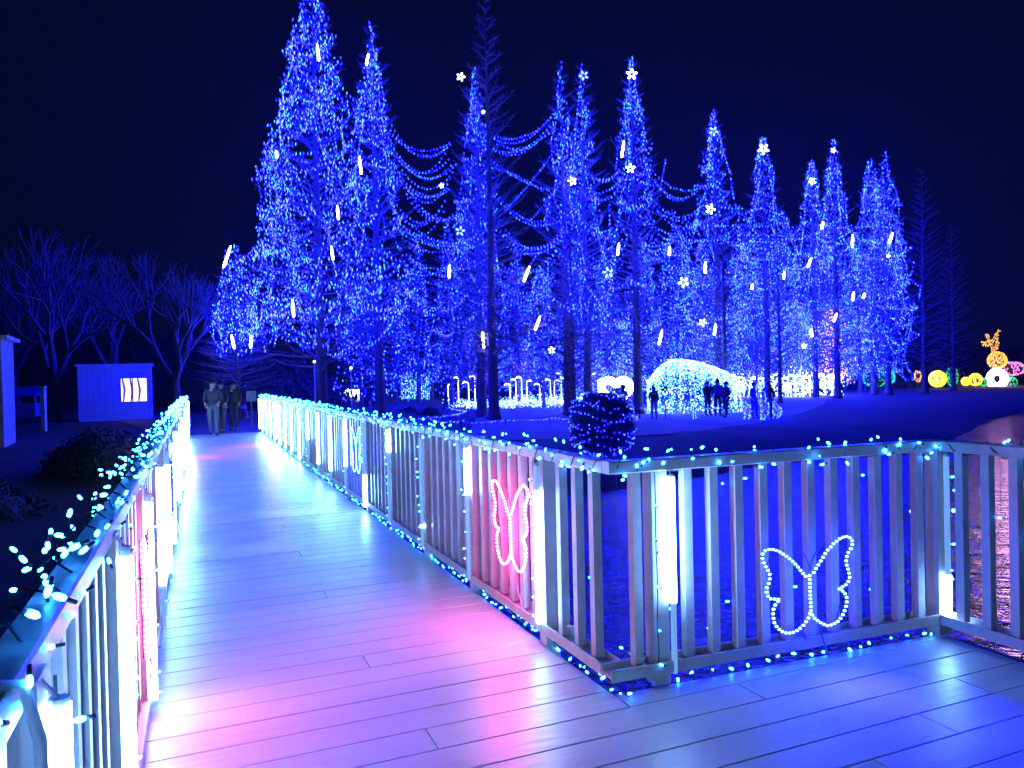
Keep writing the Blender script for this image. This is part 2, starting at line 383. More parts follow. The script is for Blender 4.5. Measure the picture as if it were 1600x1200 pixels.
# ------------------------------------------------------------------ butterflies of rope light
RWp=[(.025,.109),(.063,.154),(.11,.21),(.156,.245),(.195,.266),(.233,.278),(.268,.264),(.283,.239),(.267,.207),(.243,.181),(.234,.136),(.249,.097),(.259,.062),(.247,.036),(.228,.02),(.187,.006),(.219,-.016),(.234,-.04),(.235,-.068),(.229,-.092),(.217,-.118),(.201,-.141),(.177,-.162),(.139,-.176),(.105,-.177),(.064,-.157),(.027,-.131),(.007,-.104)]
LWp=[(-.027,.094),(-.049,.117),(-.067,.14),(-.099,.174),(-.142,.208),(-.177,.232),(-.22,.252),(-.252,.254),(-.282,.248),(-.291,.226),(-.288,.202),(-.275,.174),(-.261,.155),(-.248,.13),(-.248,.106),(-.256,.08),(-.271,.058),(-.268,.031),(-.251,.006),(-.189,-.005),(-.208,-.02),(-.227,-.042),(-.233,-.068),(-.231,-.094),(-.225,-.119),(-.211,-.142),(-.187,-.166),(-.151,-.182),(-.115,-.184),(-.078,-.174),(-.041,-.152),(-.014,-.122),(-.001,-.097)]
BDp=[(-.002,.095),(0,.0),(.004,-.11)]
A1p=[(0,.09),(0,.145),(-.014,.177),(-.036,.215),(-.068,.244)]; A2p=[(0,.09),(.011,.15),(.023,.179),(.046,.213),(.073,.235)]
LEDM={}
def resample(pts,step):
    pts=[Vector(p) for p in pts]; outp=[pts[0].copy()]; acc=0
    for a,b in zip(pts,pts[1:]):
        L_=(b-a).length; t=step-acc
        while t<L_: outp.append(a.lerp(b,t/L_)); t+=step
        acc=(acc+L_)%step
    return outp
def butterfly(p,d,nrm,zc,kind,label,sx=1.0,sz=1.0,power=1.0,dim=False):
    o=empty('butterfly_light',Vector((p.x,p.y,zc))+nrm*.065); tag(o,label,'butterfly light','butterfly lights on the railings')
    rope,led,un=(M['pinkrope'],M['pinkled'],M['unlitpink']) if kind=='pink' else (M['bluerope'],M['blueled'],M['unlit'])
    if dim: led=rope
    P=lambda q,off=0:Vector((d.x*q[0]*sx,d.y*q[0]*sx,q[1]*sz))+nrm*off
    for nm,l in (('wing',RWp),('wing',LWp),('body',BDp)):
        b=MB(); b.tube([P(q) for q in l],.0056,6); w_=b.build(nm,rope,o,smooth=True)
        lb=MB()
        for q in resample([P(q,.003) for q in l],.0235 if nm=='wing' else .02):
            lb.ball(q,.0078,6,4,sc=(1.2,1,.75),ax=(d,nrm,Vector((0,0,1))))
        x=lb.build('leds',led,w_); x['kind']='stuff'
    for l in (A1p,A2p):
        b=MB(); b.tube([P(q) for q in l],.004,6); b.build('antenna',un,o,smooth=True)
    b=MB(); b.tube([P((.05,-.16)),P((.09,-.28),.0),P((.13,-.36),-.01)],.0045,6); b.tube([P((-.06,-.17)),P((-.03,-.23))],.0045,6); b.build('tail_cable',un,o)
    b=MB()
    for l in ([RWp[4],RWp[10],RWp[16],RWp[22]],[LWp[6],LWp[12],LWp[20],LWp[26]]): b.tube([P(q,-.009) for q in l],.003,5)
    x=b.build('wire_frame',M['cable'],o); x['kind']='stuff'
    ld=bpy.data.lights.new('butterfly_glow','AREA'); ld.shape='ELLIPSE'; ld.size=.40; ld.size_y=.30
    ld.color=(1,.05,.40) if kind=='pink' else (.002,.002,1); ld.spread=R(180 if kind=='pink' else 55); ld.energy=(8 if kind=='pink' else 85)*power
    lo=bpy.data.objects.new('glow',ld); link(lo,o); lo.location=nrm*.03
    lo.rotation_euler=Vector((nrm.x,nrm.y,-.45 if kind=='pink' else -.85)).to_track_quat('-Z','Y').to_euler()
    lp=bpy.data.lights.new('butterfly_back','POINT'); lp.shadow_soft_size=.14; lp.color=ld.color; lp.energy=(20 if kind=='pink' else 20)*power
    l2=bpy.data.objects.new('back_glow',lp); link(l2,o); l2.location=nrm*.04
    return o
bo=P1+dP*.833+Vector((0,0,0))
butterfly(bo,dP,nF,.346,'blue','large blue butterfly of rope light on the platform railing')
butterfly(W(URR,4.22),VD*-1,-UD,.55,'pink','pink butterfly of rope light on the right railing beside the platform corner',.98,1.15,.9)
butterfly(W(URR,8.98),VD*-1,-UD,.62,'blue','blue butterfly of rope light halfway along the right railing',1.0,1.2,2.6)
butterfly(W(URR,18.8),VD*-1,-UD,.60,'pink','small distant pink butterfly light near the far end of the right railing',.9,1.1,1.2)
butterfly(W(ULL,3.55),VD,UD,.60,'pink','pink butterfly of rope light on the left railing seen almost edge on',1.1,1.15,.8)
butterfly(W(ULL,7.1),VD,UD,.60,'blue','blue butterfly light on the left railing seen edge on as a thin strip',1,1.15,.6,True)
butterfly(W(ULL,16.5),VD,UD,.60,'pink','distant pink butterfly light near the far end of the left railing',1,1.1,.9)

# ------------------------------------------------------------------ cyan string lights
bb=MB(); bb.mi=0; bb.tube([(0,0,-.004),(0,0,.001),(0,0,.010),(0,0,.015)],[.0035,.0052,.005,.0018],7); 
bb.mi=1; bb.tube([(0,0,-.020),(0,0,-.004)],.0036,5)
BULB=mesh('bulb',bb.v,bb.f,[M['cyan'],M['cable']],bb.m,True)
def strand(name,label,pts_fn,s0,s1,step,par_axis,maxp,spread,wrap,seed,cat='string lights',group='cyan string lights on the bridge'):
    r_=random.Random(seed); o=empty(name); tag(o,label,cat,group)
    cab=MB(); pts=[]; s=s0
    while s<s1:
        a=s*wrap; p,nr=pts_fn(s)
        off=nr*(math.cos(a)*.047)+Vector((0,0,math.sin(a)*.045)) if wrap else Vector((0,0,.006*math.sin(s*9)))+nr*(.006*math.cos(s*7))
        pts.append(p+off); s+=.045 if s<8 else .11
    cab.tube(pts,.0035,4,False); cab.build('cable',M['cable'],o)
    s=s0;n=0;ms=MB();vv=np.array([v_.co[:] for v_ in BULB.vertices])
    locs=[]
    while s<s1:
        p,nr=pts_fn(s+r_.uniform(-.02,.02)); q=p+nr*r_.uniform(-spread[0],spread[0])+Vector((0,0,r_.uniform(-spread[1],spread[2])))
        if wrap and abs(q.z-p.z)<.04 and abs((q-p).dot(nr))<.045: q=p+nr*math.copysign(.050,(q-p).dot(nr))+Vector((0,0,q.z-p.z))
        e=Vector((r_.gauss(0,1),r_.gauss(0,1),r_.gauss(0,.8)+.2)); locs.append((q,e.to_track_quat('Z','Y').to_euler(),r_.uniform(.85,1.3))); s+=step*r_.uniform(.6,1.4)
    locs.sort(key=lambda t:(t[0]-Vector((0,0,H))).length)
    for q,e,k_ in locs[:maxp]: put('bulb',BULB,o,q,rot=e,sc=(k_,k_,k_))
    rest=locs[maxp:]
    if rest:
        b=MB()
        for q,e,k_ in rest:
            b.ball(q,.0105*k_,5,4,sc=(1,1,1.5))
        x=b.build('bulbs',M['cyan'],o); x['kind']='stuff'
    return o
strand('string_lights','cyan bulbs on black cable wound round the right railing top rail',lambda s:(W(URR,3.1+s,1.06),UD),0,20.7,.034,None,280,(.085,.06,.085),28,1)
strand('string_lights','cyan bulbs wound round the top rail above the large blue butterfly',lambda s:(P1.lerp(P2,(s-.35)/1.78)+Vector((0,0,1.06)) if s>.35 else Cc.lerp(P1,s/.35)+Vector((0,0,1.06)),nF),0,2.13,.052,None,260,(.075,.06,.075),26,2)
strand('string_lights','cyan bulbs wound round the top rail at the right edge of the platform',lambda s:(P2-VD*s+Vector((0,0,1.06)),UD),0,2.3,.055,None,260,(.085,.06,.075),26,3)
strand('string_lights','cyan bulbs in a thick tangle along the left railing top rail',lambda s:(W(ULL-.03,.2+s,1.07),UD),0,23.2,.033,None,290,(.085,.06,.08),26,4)
strand('string_lights','cyan bulbs lying along the deck edge under the right railing',lambda s:(W(UR+.03,3.0+s,.015),UD),0,20.5,.062,None,200,(.02,.03,.02),0,5)
strand('string_lights','sparse cyan bulbs on the deck edge below the large blue butterfly',lambda s:(P1.lerp(P2,s/1.78)+nF*.02+Vector((0,0,.014)),nF),.05,1.75,.115,None,200,(.03,.004,.012),0,6)
strand('string_lights','cyan bulbs along the deck edge under the left railing',lambda s:(W(UL-.02,.9+s,.02),UD),0,22,.11,None,200,(.02,.02,.03),0,8)
def drop(p,nrm,label,seed,n=7):
    r_=random.Random(seed); o=empty('light_drop',p); tag(o,label,'string lights','light strings hanging down the posts')
    b=MB(); pp=[nrm*.052+Vector((r_.uniform(-.004,.004),r_.uniform(-.004,.004),z)) for z in np.linspace(1.03,.06,9)]; b.tube(pp,.003,4); b.build('cable',M['cable'],o)
    for i in range(n):
        z=1.0-.93*(i+r_.uniform(.1,.9))/n; e=Vector((r_.gauss(0,1),r_.gauss(0,1),.2)); put('bulb',BULB,o,nrm*r_.uniform(.06,.09)+Vector((0,0,z)),rot=e.to_track_quat('Z','Y').to_euler())
for i,vv in enumerate(RP): drop(W(URR,vv+.052),-UD,f'cyan light string hanging down the {ORD[i]} post of the right railing from the platform corner',20+i,9)
for i,vv in enumerate(LP[1:14]): drop(W(ULL,vv+.055),UD,f'cyan light string hanging down the {ORD[i]} left railing post from the camera',50+i,11)
drop(P1-dP*.05,nF,'cyan light string hanging down the post left of the large blue butterfly panel',80,6)
drop(P2+dP*.03,nF,'cyan light string hanging down the corner post right of the large blue butterfly',81,7)
# loose net of small bulbs behind the balusters of the platform panel
def netlights(label,p,q,n,seed,back):
    r_=random.Random(seed); o=empty('net_lights'); tag(o,label,'string lights','loose bulbs behind the railing balusters')
    pts=[]
    for i in range(n):
        t=r_.uniform(.03,.97); z=r_.uniform(.15,.98); Q=Vector(p).lerp(Vector(q),t)+back*.045+Vector((0,0,z)); pts.append(Q)
        put('bulb',BULB,o,Q,rot=Vector((r_.gauss(0,1),r_.gauss(0,1),0)).to_track_quat('Z','Y').to_euler(),sc=(1,1,1))
    b=MB()
    for Q in sorted(pts,key=lambda k_:(k_-Vector(p)).length): 
        b.tube([Q,Vector((Q.x,Q.y,Q.z+.06)),Vector((Q.x,Q.y,1.03))],.0012,3)
    b.build('cable',M['cable'],o)
netlights('scattered cyan bulbs behind the balusters around the large blue butterfly',P1,P2,15,5,-nF)
netlights('scattered cyan bulbs behind the balusters of the side railing on the right',P2,P3,16,6,UD)
netlights('few cyan bulbs between the balusters at the chamfered railing corner',W(URR,3.83),Cc,8,7,UD)
netlights('scattered cyan bulbs behind the right railing beyond the pink butterfly',W(URR,5.1),W(URR,12),46,9,UD)
# white cable loops at the corner
wc=MB()
for a0,p in ((.0,W(URR+.02,3.55,.17)),(1,Cc+UD*.12+Vector((0,0,.155)))):
    wc.tube([p+Vector((.045*math.cos(t),.03*math.sin(t),.012*math.sin(2*t+a0))) for t in np.linspace(0,5.2,14)],.004,6)
wcb=wc.build('cable_loops',M['wcable']); tag(wcb,'white cable looped round the baluster feet at the railing corner','cable')
wc=MB(); pp=[W(ULL-.25,.8,1.0),W(ULL-.16,.95,1.03),W(ULL-.1,1.08,1.07),W(ULL-.02,1.17,1.115),W(ULL+.045,1.22,1.09),W(ULL+.06,1.24,1.0),W(ULL+.06,1.25,.8)]
wc.tube(pp,.009,7); tag(wc.build('cable',M['wcable'],smooth=True),'pale cable thrown over the left railing top rail near the camera','cable')

# ------------------------------------------------------------------ trees
def spike(V_,F_,p,q,r):
    d=q-p; a=d.orthogonal().normalized()*r; b=d.normalized().cross(a)
    n=len(V_); V_+=[p+a,p-a*.5+b*.87,p-a*.5-b*.87,q]; F_+=[(n,n+1,n+3),(n+1,n+2,n+3),(n+2,n,n+3)]
def limb(V_,F_,pts,rr):
    n0=len(V_)
    for i,p in enumerate(pts):
        d=(pts[min(i+1,len(pts)-1)]-pts[max(i-1,0)]).normalized(); a=d.orthogonal().normalized(); b=d.cross(a)
        for k in range(4): V_.append(p+a*(rr[i]*math.cos(k*math.pi/2))+b*(rr[i]*math.sin(k*math.pi/2)))
    for i in range(len(pts)-1):
        for k in range(4): a_=n0+i*4+k;b_=n0+i*4+(k+1)%4; F_.append((a_,b_,b_+4,a_+4))
def prof(t): # conifer outline, 0 top .. 1 lowest branches
    return .03+.97*t**.72 if t<.85 else .03+.97*(t**.72)*(1-.9*(t-.85)/.15*.35)
def conifer_crown(seed,nb,h0=.14):
    # unit tree: height 1, branch radius 1 in x,y scaled later by the object
    r_=random.Random(seed); V_=[];F_=[]
    for i in range(nb):
        t=((i+.5)/nb)**.8; z=1-t*(1-h0); L_=.165*prof(t)*r_.uniform(.72,1.1); az=i*2.399+r_.uniform(-.3,.3)
        el=r_.uniform(.30,.62) if t<.6 else r_.uniform(.05,.42)
        d=Vector((math.cos(az),math.sin(az),math.tan(el))).normalized(); p0=Vector((0,0,z-.3*L_))
        pts=[p0,p0+d*L_*.4,p0+d*L_*.75+Vector((0,0,.02*L_)),p0+d*L_+Vector((0,0,.12*L_))]
        r0=.0016+.0016*t; limb(V_,F_,pts,[r0,r0*.7,r0*.4,r0*.12])
        for j in range(10):
            f=.12+.86*(j+r_.random())/10; k=min(2,int(f*3)); b0=pts[0].lerp(pts[3],f)
            side_=1 if j%2 else -1; sd=Vector((-math.sin(az),math.cos(az),r_.uniform(-.3,.6)))*side_
            dd=(d*.9+sd*r_.uniform(.5,1.1)+Vector((0,0,r_.uniform(-.1,.4)))).normalized(); l2=L_*.34*(1.1-f)+.012
            e=b0+dd*l2; spike(V_,F_,b0,e,.0006)
            for m_ in range(3):
                g_=.25+.7*m_/3; c_=b0.lerp(e,g_); s3=(dd+Vector((r_.gauss(0,.6),r_.gauss(0,.6),r_.gauss(0,.5)))).normalized()*l2*.5
                spike(V_,F_,c_,c_+s3,.00038)
    return mesh('crown',V_,F_,M['twig'])
CROWN=[conifer_crown(11+i,120) for i in range(4)]
def trunk_mesh(seed):
    r_=random.Random(seed); b=MB(); pts=[Vector((r_.uniform(-.002,.002),r_.uniform(-.002,.002),z)) for z in (0,.008,.03,.1,.25,.5,.75,.97)]
    b.tube(pts,[.021,.0165,.0135,.0122,.0105,.0075,.0042,.0008],10); return mesh('trunk',b.v,b.f,M['bark'],smooth=True)
TRUNK=[trunk_mesh(i) for i in range(3)]
def conifer(base,h,wd,i,label,group='tall conifers of the grove'):
    o=empty('conifer_tree',base,rnd.uniform(0,6)); tag(o,label,'tree',group)
    put('trunk',TRUNK[i%3],o,sc=(h,h,h)); put('crown',CROWN[i%4],o,sc=(h*wd,h*wd,h)); return o
GZ=-.6
def gz(x,y): return float(ground_z(x,y)[0])

# bulb clouds
def bulb_mesh(name,pts,size,idx,mats,par=None,seed=0,lean=.25):
    pts=np.array(pts,float); n=len(pts); r_=np.random.RandomState(seed)
    sw=size[0]*r_.uniform(.8,1.2,n); sh=size[1]*r_.uniform(.7,1.3,n)
    ax=np.stack([r_.normal(0,lean,n),r_.normal(0,lean,n),np.ones(n)],1); ax/=np.linalg.norm(ax,axis=1)[:,None]
    a=np.cross(ax,[0,1,0]); a/=np.linalg.norm(a,axis=1)[:,None]; b=np.cross(ax,a)
    ring=[pts+a*(sw*math.cos(q))[:,None]+b*(sw*math.sin(q))[:,None] for q in (0,2.094,4.189)]
    V_=np.stack([pts+ax*sh[:,None]]+ring+[pts-ax*sh[:,None]],1).reshape(-1,3)
    base=(np.arange(n)*5)[:,None,None]; f=np.array([[0,1,2],[0,2,3],[0,3,1],[4,2,1],[4,3,2],[4,1,3]])[None]
    Fc=(base+f).reshape(-1,3)
    me=bpy.data.meshes.new(name); me.vertices.add(len(V_)); me.vertices.foreach_set('co',V_.ravel()); me.loops.add(len(Fc)*3); me.loops.foreach_set('vertex_index',Fc.ravel().astype(np.int32))
    me.polygons.add(len(Fc)); me.polygons.foreach_set('loop_start',np.arange(len(Fc),dtype=np.int32)*3)
    for mm in mats: me.materials.append(mm)
    me.polygons.foreach_set('material_index',np.repeat(np.array(idx,dtype=np.int32),6)); me.update(); me.validate()
    o=bpy.data.objects.new(name,me); link(o,par); return o
def mixidx(n,seed,w=(.55,.16,.12,.17)):
    return np.random.RandomState(seed).choice(len(w),n,p=w)
def sagpts(a,b,sag,step,jit=.01,r_=rnd):
    n=max(2,int((b-a).length*1.08/step)); return [a.lerp(b,i/n)+Vector((r_.gauss(0,jit),r_.gauss(0,jit),-sag*4*(i/n)*(1-i/n)+r_.gauss(0,jit))) for i in range(n)]
def fairy(label,top,base_z,Rb,nstr,seed,step=.18,size=(.018,.060),pw=.75,stretch_top=0,tmin=0,clusters=0):
    r_=random.Random(seed); Ht=top.z-base_z; pts=[]
    def cone(t,az,k=1.0):
        rr=Rb*(.035+.965*t**pw)*k
        tier=(t*(9+seed%4)+az*.35+.13*math.sin(az*3+seed))%1
        rr*=(.70+.48*tier)*(1+.16*math.sin(t*19+seed)*math.sin(az*2+seed*1.7+t*9))
        if t>.92: rr*=1-(t-.92)*3
        return Vector((top.x+rr*math.cos(az),top.y+rr*math.sin(az),top.z-t*Ht))
    # winding down the spire
    az=r_.uniform(0,6)
    a=cone(0,az)
    for i in range(int(10+Ht*1.2)):
        t=min(1,(i+1)/(10+Ht*1.2)*.5); az+=r_.uniform(1.1,2.0); b=cone(t,az,r_.uniform(.75,1.1)); pts+=sagpts(a,b,.08,step,.015,r_); a=b
    for s_ in range(int(nstr*(.78 if Ht>12 and Rb>2.4 else .9))):
        t=tmin+(1-tmin)*r_.random()**1.1*.9; az=r_.uniform(0,6.28); a=cone(t,az,r_.uniform(.7,1.08)); L_=0; goal=r_.uniform(4,9)
        mode=r_.random()
        while L_<goal:
            if mode<.55: dt=r_.uniform(.5,1.7)/Ht; da=r_.gauss(0,.25)
            else: dt=r_.uniform(-.5,.9)/Ht; da=r_.choice((-1,1))*r_.uniform(.4,1.0)
            t=t+dt; 
            if t>1: break
            t=max(.01,t); az+=da; b=cone(t,az,r_.uniform(.72,1.1)); pts+=sagpts(a,b,r_.uniform(.03,.34),step,.010,r_); L_+=(b-a).length; a=b
    o=empty('fairy_lights',(top.x,top.y,base_z)); tag(o,label,'fairy lights','blue fairy lights draped over the trees')
    P_=np.array([p[:] for p in pts])-np.array([top.x,top.y,base_z])
    x=bulb_mesh('bulbs',P_,size,mixidx(len(P_),seed),BLUE,o,seed); x['kind']='stuff'
    return len(pts)
# (x top, y top, distance, half width px at base, strands, label)
LT=[(487,-18,31.5,122,100,.72,'widest lit conifer at the left'),
    (579,36,35.5,84,50,1.05,'slim conifer beside the widest one'),
    (741,106,39.5,80,36,1.1,'fork-tipped conifer by the unlit giant'),
    (876,98,39.0,52,17,1.0,'left one of the twin spires'),
    (908,101,42.0,50,20,1.0,'right one of the twin spires'),
    (986,90,39.5,76,34,.95,'star-tipped conifer right of the twin spires'),
    (1115,174,47.0,92,52,1.0,'conifer above the light tunnel'),
    (1192,214,51.0,84,54,.95,'conifer topped by a white star'),
    (1268,251,57.0,70,50,.95,'shorter spire of the close pair'),
    (1302,219,54.0,68,50,.95,'taller spire of the close pair'),
    (1360,249,59.0,62,50,.9,'second last lit conifer on the right'),
    (1382,239,58.0,64,54,.9,'last lit conifer on the right')]
tot=0
for i,(px,py,Yd,hw,ns,pw,lab) in enumerate(LT):
    tp=atY(px,py,Yd); gzz=gz(tp.x,tp.y); Ht=tp.z-gzz
    conifer(Vector((tp.x,tp.y,gzz)),Ht,1.0 if i else 1.25,i,'bare tree under blue lights, the '+lab)
    zb={0:2.6,1:2.4,2:1.6,3:3.5,4:3.5,5:2.0}.get(i,.3)
    tot+=fairy('blue fairy lights on the '+lab,tp,zb,hw/F*Yd,ns,100+i,pw=pw,step=.20 if Yd<45 else .22,size=(.0185,.075) if Yd<45 else (.022,.075))
# small lit shrub lobe at the far left
tp=atY(366,384,31); conifer(Vector((tp.x,tp.y,gz(tp.x,tp.y))),tp.z-gz(tp.x,tp.y),2.0,2,'small bare tree with blue lights at the far left of the grove')
tot+=fairy('blue fairy lights on the small tree at the far left of the grove',tp,2.6,42/F*31,34,131,pw=.45)
tot+=fairy('blue fairy lights filling the gap between the two leftmost conifers',atY(430,190,33),2.7,52/F*33,36,132,pw=.4)
# back rows: lit lower trees
BK=[(648,372,50,34,22),(700,345,52,34,16),(752,420,54,40,16),(806,385,55,36,14),(845,420,50,42,34),(897,400,54,38,34),(945,390,56,42,40),(1000,370,52,42,36),(1055,350,56,46,44),(1098,375,60,40,40),(1165,340,60,44,44),(1222,330,64,40,44),(1290,345,66,44,44),(1340,365,66,40,40),(560,430,42,44,24),(615,440,44,40,22),(1245,470,60,46,40),(1130,500,56,46,40),(915,530,47,46,44),(980,520,47,40,40),(1180,450,58,60,70),(1232,470,62,60,70),(1275,460,66,60,70),(1318,470,68,60,70),(1350,480,70,60,60),(1080,500,60,60,60),(1020,500,60,60,50),(820,530,62,70,40)]
BW=['short','shorter','low','lower','squat','stout','broad','narrow','slim','compact','bushy','rounded','upright','slender','small','smaller','dense','thick','full','wide','flat-topped','modest','shadowy','plain','fine','faint','light','even']
XL=[('behind the widest conifer','far left'),]
for i,(px,py,Yd,hw,ns) in enumerate(BK):
    tp=atY(px,py,Yd); gzz=gz(tp.x,tp.y)
    near=min(LT,key=lambda t:abs(t[0]-px)); wh='left of' if px<near[0]-12 else ('right of' if px>near[0]+12 else 'behind')
    nm=near[6].replace('blue-lit ','').replace('sparsely lit ','')
    lab=f'{BW[i]} back-row tree {wh} the {nm}'
    conifer(Vector((tp.x,tp.y,gzz)),tp.z-gzz,1.5,i,lab,'trees in the back rows of the grove')
    fl='blue lights on the '+lab.replace('tree ','').replace('back-row','rear')
    tot+=fairy(fl,tp,.2,hw/F*Yd,ns,200+i,pw=.5,step=.25,size=(.024,.06))
# swags strung from tree to tree
SW=[((600,190),(708,222),36),((602,212),(705,245),40),((612,240),(712,262),44),((610,262),(706,292),30),((600,300),(700,305),50),((630,340),(770,352),34),((620,360),(745,368),20),
    ((768,215),(868,172),26),((772,232),(862,190),22),((768,250),(862,298),8),((766,262),(850,300),-6),((790,328),(868,234),4),((828,345),(872,290),3),((768,300),(905,318),44),((780,345),(900,330),52),((795,372),(890,352),24),
    ((905,280),(975,285),30),((1000,320),(1060,330),10),((1040,250),(1030,300),2),((1000,410),(1080,340),14),((700,420),(770,395),10),((840,395),(780,470),8),((860,380),(960,402),26),((880,300),(935,360),10),((650,430),(720,395),12),
    ((1012,310),(1100,318),30),((1045,332),(1092,372),24),((735,470),(800,440),16),((815,478),(870,432),14),((905,420),(985,520),14),((905,250),(970,262),26),((1010,265),(1098,290),32),((1015,350),(1095,345),30),((1020,385),(1105,400),34),((905,340),(975,345),28),((900,385),(978,392),30),((765,395),(872,385),36),((770,430),(868,420),34),((1125,300),(1185,318),22),((1128,350),(1190,360),26),((1203,330),(1262,345),22),((640,300),(722,330),26),((640,400),(735,400),30),((650,460),(740,450),30),((1200,400),(1265,410),20)]
SWL=['highest','second highest','third','fourth','fifth']
sw=[]
for (a,b,sg) in SW:
    Yd=38.5; A_,B_=atY(a[0],a[1],Yd),atY(b[0],b[1],Yd+rnd.uniform(-1,1)); sw.append(sagpts(A_,B_,sg/F*Yd,.17,.012))
    if abs(sg)>12:
        for q_ in range(2): sw.append(sagpts(A_+Vector((rnd.uniform(-.2,.2),rnd.uniform(-.6,.6),rnd.uniform(-.5,.4))),B_+Vector((rnd.uniform(-.2,.2),rnd.uniform(-.6,.6),rnd.uniform(-.5,.4))),(sg+rnd.uniform(-8,10))/F*Yd,.18,.015))
o=empty('light_swags',atY(800,300,38.5)); o.location.z=0; tag(o,'blue light garlands sagging from tree to tree around the tall unlit conifer','garland')
for l in sw:
    P_=np.array([p[:] for p in l])-np.array(o.location[:]); x=bulb_mesh('garland',P_,(.018,.050),mixidx(len(P_),len(l)),BLUE,o,len(l)); x['kind']='stuff'
# unlit trees
for i,(px,py,Yd,wd,lab) in enumerate([(757,-6,37,.95,'tallest unlit bare conifer with a dark trunk in front of the lit grove'),
        (742,330,46,1.0,'unlit bare conifer with a paler trunk just left of the tallest unlit one'),
        (1440,262,60,1.1,'unlit bare conifer beyond the right end of the lit grove'),
        (1486,350,66,1.2,'lower unlit bare tree furthest right, standing in the dark'),
        (1128,330,41,1.2,'dark bare conifer with a thick trunk right of the light tunnel'),
        (889,300,38,1.1,'bare conifer with a pale gnarled trunk right of the lamp row'),
        (1214,360,48,1.0,'dark thin-trunked conifer in front of the white lamp row on the right')]):
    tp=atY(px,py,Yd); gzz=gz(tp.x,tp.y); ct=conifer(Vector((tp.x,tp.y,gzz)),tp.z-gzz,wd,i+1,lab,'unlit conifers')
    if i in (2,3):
        for c_ in ct.children: c_.material_slots[0].link='OBJECT'; c_.material_slots[0].material=M['shaded_twig']
print('tree bulbs',tot)

# bare broadleaf trees on the left: recursive branching
def broad(seed,levels=6):
    r_=random.Random(seed); V_=[];F_=[];T_=MB()
    def grow(p,d,L_,rad,lv):
        q=p+d*L_; mid=p+d*L_*.5+Vector((r_.gauss(0,.04),r_.gauss(0,.04),0))*L_
        if lv==0: T_.tube([p,mid,q],[rad,rad*.85,rad*.72],8,False)
        else: limb(V_,F_,[p,mid,q],[rad,rad*.85,rad*.66])
        if lv>=levels: return
        for k in range(3 if lv<4 else 2):
            ax=d.orthogonal().normalized(); ax=Matrix.Rotation(k*2.1+r_.uniform(-.5,.5)+lv,3,d)@ax
            nd=(Matrix.Rotation(r_.uniform(.25,.62),3,ax)@d+Vector((0,0,.16))).normalized(); grow(q.copy() if lv else p+d*L_*r_.uniform(.8,1),nd,L_*r_.uniform(.66,.88),rad*.62,lv+1)
    grow(Vector((0,0,0)),Vector((.02,.02,1)).normalized(),.22,.028,0)
    return mesh('crown',V_,F_,M['pale_bark']),mesh('trunk',T_.v,T_.f,M['pale_bark'],smooth=True)
BRD=[broad(3),broad(8),broad(15)]
for i,(px,yb,yt,Yd,vi,lab) in enumerate([(272,612,345,30,0,'broad bare tree with forking limbs behind the left end of the bridge'),
        (84,655,335,33,1,'bare tree with a slanting trunk between the two pale booths'),
        (178,600,350,44,2,'bare tree rising behind the booth with the lit window'),
        (372,600,470,36,1,'small bare tree behind the group of people on the bridge'),
        (20,600,380,52,2,'faint bare tree at the far left edge behind the near booth')]):
    b=atY(px,600,Yd); z0=gz(b.x,b.y); tp=atY(px,yt,Yd); h=tp.z-z0
    o=empty('bare_tree',(b.x,b.y,z0),i*1.3); tag(o,lab,'tree','bare broadleaf trees on the left')
    s_=h*1.02; put('trunk',BRD[vi][1],o,sc=(s_,s_,s_)); put('crown',BRD[vi][0],o,sc=(s_,s_,s_))
# leafy shrubs
def leafball(seed,n,rx,ry,rz_,leaf,dome=True):
    r_=np.random.RandomState(seed); V_=[];F_=[]
    d=r_.normal(size=(n,3)); d/=np.linalg.norm(d,axis=1)[:,None]; d[:,2]=np.abs(d[:,2]) if dome else d[:,2]
    rad=r_.uniform(.86,1.04,n)*(1+.07*np.sin(d[:,0]*7+seed)*np.cos(d[:,1]*6)+.03*np.sin(d[:,2]*15+d[:,0]*11))
    P_=d*rad[:,None]*[rx,ry,rz_]
    for p,q in zip(P_,d):
        t=Vector(q)+Vector(r_.normal(0,.5,3)); t.normalize(); a=t.orthogonal().normalized()*leaf; b=t.cross(a)*.6; p=Vector(p); k=len(V_)
        V_+=[p-a,p+b,p+a,p-b]; F_.append((k,k+1,k+2,k+3))
    return V_,F_
def bush(name,loc,rx,ry,rz_,n,leaf,label,group=None,seed=1,cat='bush'):
    V_,F_=leafball(seed,n,rx,ry,rz_,leaf); b=MB(); b.ball((0,0,0),.9,16,10,sc=(rx,ry,rz_)); k=len(b.v); b.v+=[tuple(v) for v in V_]; b.f+=[tuple(i+k for i in f) for f in F_]; b.m+=[0]*len(F_)
    o=b.build(name,M['leaf'],None,loc=loc); tag(o,label,cat,group); return o
p=atY(155,700,14.5); bush('hedge',(p.x,p.y,-.35),.85,1.3,.62+.35,5200,.035,'low rounded dark hedge in front of the booth with the lit window',seed=3,cat='hedge')
p=atY(60,720,11); bush('hedge',(p.x-1.6,p.y,-.6),1.5,1.6,.75,4000,.04,'dark low shrub at the left edge of the picture below the near booth',seed=4,cat='hedge')
